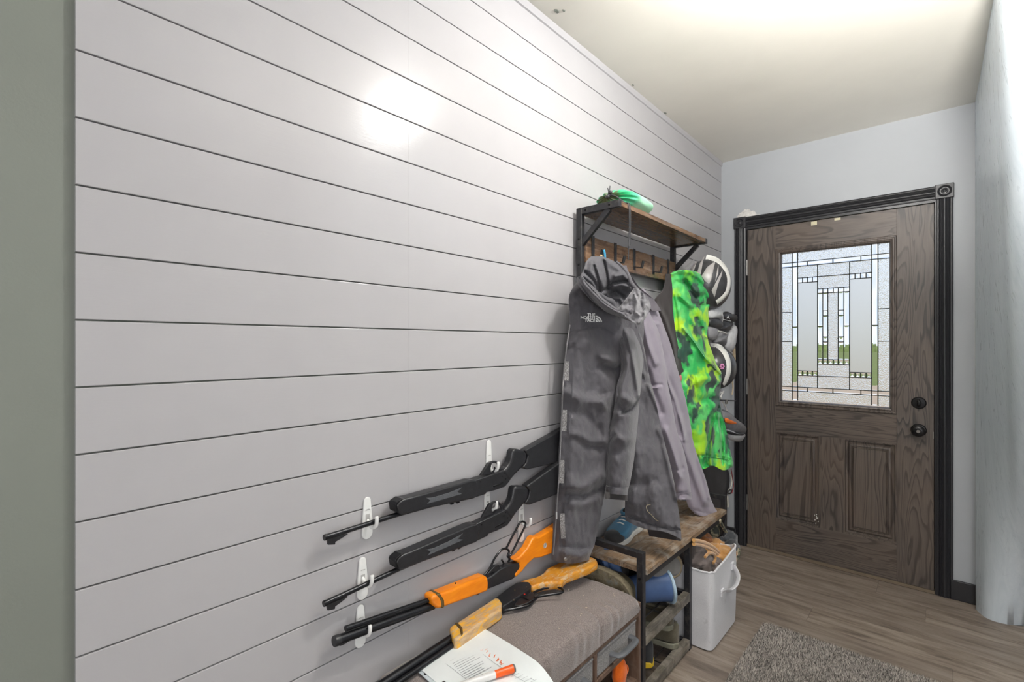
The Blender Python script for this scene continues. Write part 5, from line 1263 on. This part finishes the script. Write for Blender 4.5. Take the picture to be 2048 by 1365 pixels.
make_shoe('black_shoe', 'black shoe with yellow sole on lowest shelf behind near post', (.262, 1.755, .048), 80, .95, f_blk, m_ysole, m_inside, group=None)
ss = thing('suede_shoe', 'grey suede shoe with tan sole edge wedged under the bench board', 'shoe', onx(1330, 1150, .24))
pillow([(1290, 1140), (1300, 1124), (1320, 1112), (1342, 1107), (1355, 1116), (1360, 1130), (1356, 1146), (1342, 1153), (1316, 1154), (1296, 1150)], .235, .034, .03).build('upper', f_grey, ss, smooth=50)
MB().tube(spline([onx(u, v, .250) for u, v in ((1338, 1106), (1352, 1111), (1361, 1124), (1361, 1138), (1355, 1150), (1342, 1155))], 6), .0075, 10).build('sole', m_tsole, ss)

# blue rubber boot lying along the middle shelf, open top to the front
def rubber_boot(name, label, m_up, m_rim, m_sole, xf):
    t_ = thing(name, label, 'boot', (0, 0, 0))
    pa = []
    for s_ in [i / 20 for i in range(21)]:
        z = .03 + .25 * s_; pa.append((Vector((0, .055 + .012 * math.sin(3 * s_), z)), Vector((.040 + .012 * s_, 0, 0)), Vector((0, .050 + .010 * s_, 0)), .95))
    loft(pa, 28).build('shaft', m_up, t_, smooth=50)
    ft = [(.0, .030, .060), (.10, .040, .075), (.3, .042, .080), (.5, .044, .072), (.7, .047, .060), (.88, .040, .048), (.97, .022, .034), (1, .006, .020)]
    pb = []
    for k in range(21):
        s_ = k / 20; w_, h = lerp_table(ft, s_); pb.append((Vector((0, .25 * s_, .016 + h / 2)), Vector((max(.004, w_), 0, 0)), Vector((0, 0, max(.01, h / 2))), .7))
    loft(pb, 28).build('foot', m_up, t_, smooth=50)
    MB().prism([Vector((lerp_table(ft, k / 20)[0] * 1.05, .25 * k / 20, 0)) for k in range(21)] + [Vector((-lerp_table(ft, k / 20)[0] * 1.05, .25 * k / 20, 0)) for k in range(20, -1, -1)], (0, 0, .018)).build('sole', m_sole, t_, bevel=.003)
    MB().tube([Vector((math.cos(a) * .053, .055 + math.sin(a) * .061, .275)) for a in [i * math.pi / 14 for i in range(29)]], .0075, 8, caps=False).build('rim', m_rim, t_)
    MB().blob((0, .055, .272), (.046, .054, .006), None, 20, 6).build('opening', m_inside, t_)
    MB().tube(spline([(.045, .02, .27), (.062, .03, .30), (.066, .055, .315), (.062, .08, .30), (.048, .095, .27)], 5), .005, 8).build('pull_loop', m_rim, t_)
    for k in range(9):
        MB().box((-.040, .015 + .025 * k, -.004), (.040, .027 + .025 * k, .001)).build('tread_bar', m_sole, t_)
    t_.matrix_world = xf; return t_
m_blueb = plain('navy_rubber', srgb(74, 98, 140), .38, var=.2, scale=12); m_ltb = plain('pale_blue_rubber', srgb(168, 190, 206), .45)
bd = Vector((.62, .76, .10)).normalized(); b0 = Vector((.268, 1.893, .312)) - bd * .275
zx = bd; xx = Vector((0, 0, 1)).cross(zx).normalized(); yx = zx.cross(xx)
rubber_boot('rubber_boot', 'navy blue rubber boot with pale rim lying on the middle wire shelf', m_blueb, m_ltb, m_blueb, Matrix(((xx.x, yx.x, zx.x, b0.x - yx.x * .055), (xx.y, yx.y, zx.y, b0.y - yx.y * .055), (xx.z, yx.z, zx.z, b0.z - yx.z * .055), (0, 0, 0, 1))))
# big muddy boot, sole turned to the viewer, at the near end of the middle shelf
m_mud = plain('muddy_olive_rubber', srgb(112, 104, 82), .75, var=.45, scale=22, bump=.8, bscale=60, bdist=.004)
def mat_mudsole():
    t = NT('muddy_boot_sole'); v = t.coords()
    f = t.noise(v, 20, 6, .7); col = t.ramp(f, [(.3, srgb(74, 66, 52)), (.55, srgb(126, 116, 94)), (.72, srgb(128, 138, 140))])
    t.set(Base_Color=col, Roughness=.8); t.bump(t.noise(v, 70, 4, .7), .8, .004); return t.m
mb_ = thing('muddy_boot', 'muddy olive boot lying with its sole towards the bench cushion', 'boot', (.15, 1.65, .245))
so = [(.020, .330), (.022, .405), (.045, .432), (.090, .442), (.150, .444), (.205, .432), (.245, .405), (.266, .365), (.268, .315), (.250, .268), (.200, .250), (.100, .252), (.045, .275)]
S_ = spline([(x, 1.592, z) for x, z in so], 4, closed=True)
MB().prism(S_, (0, .030, 0)).build('sole', mat_mudsole(), mb_, bevel=.004)
c0 = Vector((.145, 1.592, .345))
for k in range(14):
    t_ = k / 14; i = int(t_ * len(S_)); a = S_[i]; b = c0 + (a - c0) * .80
    MB().bar(Vector((a.x, 1.589, a.z)).lerp(c0 + Vector((0, -.003, 0)), .06), Vector((b.x, 1.589, b.z)), .010, .006, (0, 1, 0)).build('tread_lug', m_mud, mb_)
pa = [(Vector((.145, 1.618 + .06 * s_ / 10 * 1.2, .345)), Vector((.112 - .003 * s_, 0, 0)), Vector((0, 0, .088 - .0025 * s_)), .8) for s_ in range(11)]
loft(pa, 28).build('upper', m_mud, mb_, smooth=50)

# ================================================================== fabric bin with clothes
def mat_bin():
    t = NT('grey_bin_fabric'); v = t.coords(); f = t.noise(v, 700, 2); g = t.ramp(t.noise(v, 18, 6, .75), [(.58, (0, 0, 0, 1)), (.70, (1, 1, 1, 1))])
    t.set(Base_Color=t.mix(t.math('MULTIPLY', g, .35), t.ramp(f, [(.3, srgb(198, 197, 200)), (.7, srgb(220, 219, 222))]), srgb(146, 142, 140)), Roughness=.9)
    t.bump(t.math('ADD', t.math('MULTIPLY', f, .3), t.noise(v, 22, 3)), .35, .003); return t.m
m_bin = mat_bin()
bx0, bx1, by0, by1, bh = .070, .376, 2.068, 2.405, .332
bn = thing('fabric_bin', 'pale grey fabric storage bin overflowing with clothes beside the shoe bench', 'bin', ((bx0 + bx1) / 2, (by0 + by1) / 2, 0))
def perim(a):
    hx, hy, r = (bx1 - bx0) / 2, (by1 - by0) / 2, .018; th = 2 * math.pi * a; e = .16
    ca, sa = math.cos(th), math.sin(th)
    return (bx0 + bx1) / 2 + hx * math.copysign(abs(ca) ** e, ca), (by0 + by1) / 2 + hy * math.copysign(abs(sa) ** e, sa)
def binwall(a, b, inset=0.0):
    x, y = perim(a); cx_, cy_ = (bx0 + bx1) / 2, (by0 + by1) / 2
    h = bh - .006 + .010 * noise.noise((a * 12, 5, 1)) + .018 * smoothstep(.30, .38, x) * smoothstep(2.15, 2.4, y)
    fl_ = 1 + .015 * b + .020 * math.sin(math.pi * b) * (1 + 1.4 * noise.noise((a * 11, b * 2.5, 3))) + .010 * b * b * math.sin(a * 40) * noise.noise((a * 6, 0, 1)) - inset
    return Vector((cx_ + (x - cx_) * fl_, cy_ + (y - cy_) * fl_, .006 + h * b))
nb = 120; mb = MB()
vs, fs = [], []; NV = 16
for b in range(NV): vs += [binwall(i / nb, b / (NV - 1)) for i in range(nb)]
for b in range(NV): vs += [binwall(i / nb, 1 - b / (NV - 1) * .97, .03) for i in range(nb)]
for b in range(2 * NV - 1):
    for i in range(nb): j = (i + 1) % nb; fs.append((b * nb + i, b * nb + j, (b + 1) * nb + j, (b + 1) * nb + i))
fs += [tuple(range(nb))[::-1], tuple((2 * NV - 1) * nb + i for i in range(nb))]
mb.add(vs, fs).build('bin_body', m_bin, bn, smooth=50)
MB().tube([binwall(i / 120, 1.0, .012) for i in range(121)], .0045, 8, caps=False).build('rim_binding', m_bin, bn)
hs = [(bx1 + .006, 2.175, .215), (bx1 + .020, 2.185, .228), (bx1 + .030, 2.215, .215), (bx1 + .018, 2.240, .205), (bx1 + .035, 2.275, .222), (bx1 + .036, 2.300, .255), (bx1 + .010, 2.318, .285)]
MB().tube(spline(hs, 6), .014, 12, squash=.22, up=(1, 0, 0)).build('handle', m_bin, bn)
for z in (.215, .285): MB().box((bx1 + .003, 2.165 if z < .25 else 2.300, z - .016), (bx1 + .011, 2.195 if z < .25 else 2.330, z + .016)).build('handle_patch', m_bin, bn, bevel=.002)
def folds_fn(seed, k=6, amp=.12):
    rnd = random.Random(seed); W_ = [(Vector((rnd.uniform(-1, 1), rnd.uniform(-1, 1), rnd.uniform(-1, 1))).normalized() * rnd.uniform(4, 9), rnd.uniform(0, 6)) for _ in range(k)]
    def fn(d):
        h = 1
        for w_, ph in W_: h += amp / k * 2.0 * (abs(math.sin(d.dot(w_) * .62 + ph + 1.2 * noise.noise(d * 1.5))) ** .8 - .6)
        return h
    return fn
def camo_cloth(name):
    t = NT(name); v = t.coords(); f = t.noise(v, 38, 4, .6, .8)
    t.set(Base_Color=t.ramp(f, [(.36, srgb(70, 72, 66)), (.44, srgb(120, 118, 96)), (.52, srgb(186, 176, 150)), (.62, srgb(150, 136, 108))], 'CONSTANT'), Roughness=.9); t.bump(t.noise(v, 90, 3), .5, .003); return t.m
def garment_lump(name, label, u, v, X, r, mat, seed, amp=.16, rot=0):
    c = onx(u, v, X); t_ = thing(name, label, 'clothing', c - Vector((0, 0, r[2])), 'clothes heaped in the fabric bin')
    MB().blob(c, r, folds_fn(seed, 7, amp), 64, 40).build('cloth', mat, t_, smooth=60); return t_, c
f_tan = fabric('tan_fleece', srgb(208, 160, 100), srgb(174, 124, 70), 14, 500, .95, .5, 1.2)
f_taupe = fabric('taupe_cotton', srgb(134, 122, 118), srgb(106, 96, 92), 14, 700, .9, .3, .4)
f_rust = fabric('rust_cotton', srgb(178, 118, 72), srgb(146, 92, 52), 14, 700, .9, .3, .4)
f_char = fabric('charcoal_denim', srgb(72, 74, 78), srgb(50, 52, 56), 14, 700, .9, .3, .5)
garment_lump('crumpled_fleece', 'tan fleece spilling over the rim of the fabric bin', 1430, 1110, .285, (.075, .105, .052), f_tan, 5, .55)
q = bpy.data.objects['crumpled_fleece']
for off in (-.010, .006): MB().tube(spline([onx(*c5(*p), .318) + Vector((0, 0, off)) for p in ((1450, 1190), (1520, 1200), (1600, 1230), (1680, 1290), (1740, 1365))], 6), .0075, 10).build('ribbed_hem', f_tan, q)
MB().tube(spline([onx(*c5(*p), .345) for p in ((1560, 1340), (1600, 1300), (1650, 1310), (1660, 1360), (1640, 1400))], 6), .006, 8).build('fold', f_tan, q)
garment_lump('crumpled_shirt', 'taupe shirt bunched at the front of the fabric bin', 1418, 1136, .300, (.062, .064, .038), f_taupe, 8, .5)
garment_lump('crumpled_trousers', 'dark taupe trousers tucked at the left of the fabric bin', 1391, 1122, .262, (.058, .068, .052), f_taupe, 12, .5)
garment_lump('crumpled_jeans', 'charcoal jeans folded at the back of the fabric bin', 1455, 1090, .305, (.045, .070, .062), f_char, 17, .55)
garment_lump('crumpled_sweater', 'rust brown sweater showing under the bench in the fabric bin', 1402, 1080, .215, (.050, .055, .036), f_rust, 21, .3)
garment_lump('camouflage_trousers', 'beige camouflage trousers at the top of the clothes heap', 1430, 1066, .230, (.050, .060, .058), camo_cloth('beige_camouflage'), 25, .4)
cr, cc = garment_lump('camouflage_sleeve', 'camouflage sleeve cuff hanging over the far rim of the bin', 1468, 1106, .330, (.026, .046, .040), camo_cloth('beige_camouflage_cuff'), 31, .12)
MB().tube(spline([onx(*c5(*p), .300) for p in ((1700, 975), (1720, 1020), (1760, 1090), (1790, 1140))], 5), .008, 8).build('strap', camo_cloth('beige_camouflage_strap'), cr)

# ================================================================== rug
def mat_rug():
    t = NT('speckled_grey_pile'); rnd = t.n('ShaderNodeNewGeometry').outputs['Random Per Island']; v = t.coords()
    big = t.noise(v, 7, 3, .6)
    f = t.math('ADD', t.math('MULTIPLY', rnd, .8), t.math('MULTIPLY', big, .5))
    t.set(Base_Color=t.ramp(f, [(.22, srgb(70, 68, 66)), (.45, srgb(138, 131, 125)), (.72, srgb(186, 178, 170)), (1.0, srgb(220, 212, 204))]), Roughness=.95); return t.m
rx0, rx1, ry0, ry1 = .478, 1.14, 1.20, 2.452
rg = thing('shag_rug', 'speckled grey shag rug on the vinyl floor in front of the bin', 'rug', ((rx0 + rx1) / 2, (ry0 + ry1) / 2, 0))
def rr(x0, x1, y0, y1, r):
    out = []
    for cx_, cy_, a0 in ((x1 - r, y1 - r, 0), (x0 + r, y1 - r, 90), (x0 + r, y0 + r, 180), (x1 - r, y0 + r, 270)):
        for k in range(7): a = R(a0 + 15 * k); out.append(Vector((cx_ + r * math.cos(a), cy_ + r * math.sin(a), .0005)))
    return out
MB().prism(rr(rx0, rx1, ry0, ry1, .03), (0, 0, .006)).build('backing', fabric('rug_backing', srgb(104, 98, 92)), rg)
rn = random.Random(3); vs, fs = [], []
for i in range(42000):
    x, y = rn.uniform(rx0 + .003, rx1 - .003), rn.uniform(1.75, ry1 - .003)
    ex, ey = max(rx0 + .03 - x, x - rx1 + .03, 0), max(y - ry1 + .03, 0)
    if math.hypot(ex, ey) > .030: continue
    h = .010 + rn.random() * .006; lx, ly = rn.uniform(-.006, .006), rn.uniform(-.006, .006); a = rn.uniform(0, 6.28); r = .0023
    o = len(vs)
    for k in range(3): vs.append((x + r * math.cos(a + 2.09 * k), y + r * math.sin(a + 2.09 * k), .005))
    vs.append((x + lx, y + ly, .005 + h)); fs += [(o, o + 1, o + 3), (o + 1, o + 2, o + 3), (o + 2, o, o + 3)]
me = bpy.data.meshes.new('pile'); me.from_pydata([Vector(v) - rg.location for v in vs], [], fs); me.materials.append(mat_rug())
pile = child('pile', me, rg); pile['kind'] = 'stuff'

# ================================================================== papers and marker on the bench
A, B, Cc = onz(965, 1258, .4585), onz(1127, 1365, .449), onz(842, 1342, .4585)
eb, ec = (B - A), (Cc - A); eb.z = ec.z = 0
eb = eb.normalized() * .300; ec = ec.normalized() * .235
def pap(a, b):
    p = A + eb * a + ec * b; z = .4615 + .0015 * math.sin(5 * a + 2 * b) - max(0, p.x - .285) ** 2 * 5
    return Vector((p.x, p.y, z))
pp = thing('printed_sheet', 'white printed sheet with orange handwriting lying on bench cushion', 'paper', pap(.5, .5))
MB().shell(pap, lambda a, b: pap(a, b) - Vector((0, 0, .0006)), 30, 20).build('sheet', plain('white_paper', srgb(226, 230, 230), .75, var=.03), pp)
def onpap(u, v):
    z = .461
    for _ in range(5):
        q = onz(u, v, z); z = .4615 - max(0, q.x - .285) ** 2 * 5 + .0012
    return onz(u, v, z)
z6 = lambda X, Y: (840 + X / 6.827, 1250 + Y / 6.827)
m_ink = plain('grey_print', srgb(120, 124, 128), .8); m_oink = plain('orange_ink', srgb(232, 110, 50), .7)
ink = MB()
def stroke(mb, pts, r): mb.tube([onpap(*z6(*p)) for p in pts], r, 5, squash=.3)
stroke(ink, ((415, 498), (745, 310)), .0008)
for i in range(12):
    x0, y0 = 445 + 22 * i, 535 + 24 * i; l = (290, 300, 260, 310, 180, 300, 290, 240, 260, 330, 200, 250)[i]
    if y0 + 10 < 800: stroke(ink, ((x0, y0), (x0 + l, y0 - l * .52)), .0006)
ink.build('printed_text', m_ink, pp)
gr = MB()
stroke(gr, ((290, 490), (470, 620), (680, 785)), .0004); stroke(gr, ((790, 350), (1010, 520), (1290, 700), (1440, 785)), .0004); stroke(gr, ((1250, 590), (1560, 760)), .0004)
for i in range(6): stroke(gr, ((1180 + 60 * i, 690 + 22 * i), (1290 + 60 * i, 640 + 22 * i)), .0003)
gr.build('form_lines', m_ink, pp)
hw = MB()
for pts in (((865, 330), (850, 352), (822, 350)), ((925, 330), (890, 352), (905, 330), (930, 350), (905, 388)), ((960, 395), (942, 432), (960, 440)), ((1028, 410), (1008, 450), (1020, 440)), ((1075, 455), (1045, 500), (1060, 480), (1080, 470), (1062, 500)), ((1110, 490), (1088, 530), (1112, 510), (1105, 550), (1135, 530))):
    stroke(hw, pts, .0011)
hw.build('handwriting', m_oink, pp)
mk = thing('marker_pen', 'orange-capped white marker lying on the printed sheet', 'marker', onz(1010, 1345, .462))
m0, m1, m2 = onz(1026, 1338, .4715), onz(990, 1350, .4715), onz(935, 1370, .4715)
dm = (m0 - m1).normalized()
MB().tube([m1, m1 + dm * .003, m0 - dm * .004, m0], [.0082, .0088, .0098, .0095], 18).build('cap', plain('orange_plastic_cap', srgb(240, 96, 30), .35), mk)
MB().tube([m0 - dm * .0005, m0 + dm * .004, m0 + dm * .005], [.0097, .0092, .006], 18).build('cap_end', plain('grey_cap_end', srgb(96, 92, 90), .5), mk)
MB().tube([m1 - dm * .10, m1 - dm * .094, m1 - dm * .002, m1], [.007, .0088, .0088, .0078], 18).build('barrel', plain('white_marker_barrel', srgb(226, 224, 222), .35), mk)
st = thing('binder_strip', 'thin pale binding strip with punched hole under the rifle barrels', 'strip', onz(860, 1356, .46))
e0, e1 = onz(833, 1332, .4585), onz(885, 1378, .4585); dd = (e1 - e0); nn = Vector((-dd.y, dd.x, 0)).normalized() * .011
MB().prism([e0 - nn, e0 + nn, e1 + nn, e1 - nn], (0, 0, .002)).build('strip', plain('pale_strip', srgb(206, 214, 218), .4), st)
MB().prism([e0 + nn, e0 + nn * 1.5, e1 + nn * 1.5, e1 + nn], (0, 0, .003)).build('dark_edge', m_gblack, st)
MB().lathe([(.004, 0), (.004, .0025), (0, .0025)], onz(851, 1350, .4595), (0, 0, 1), 14).build('punched_hole', m_gblack, st)
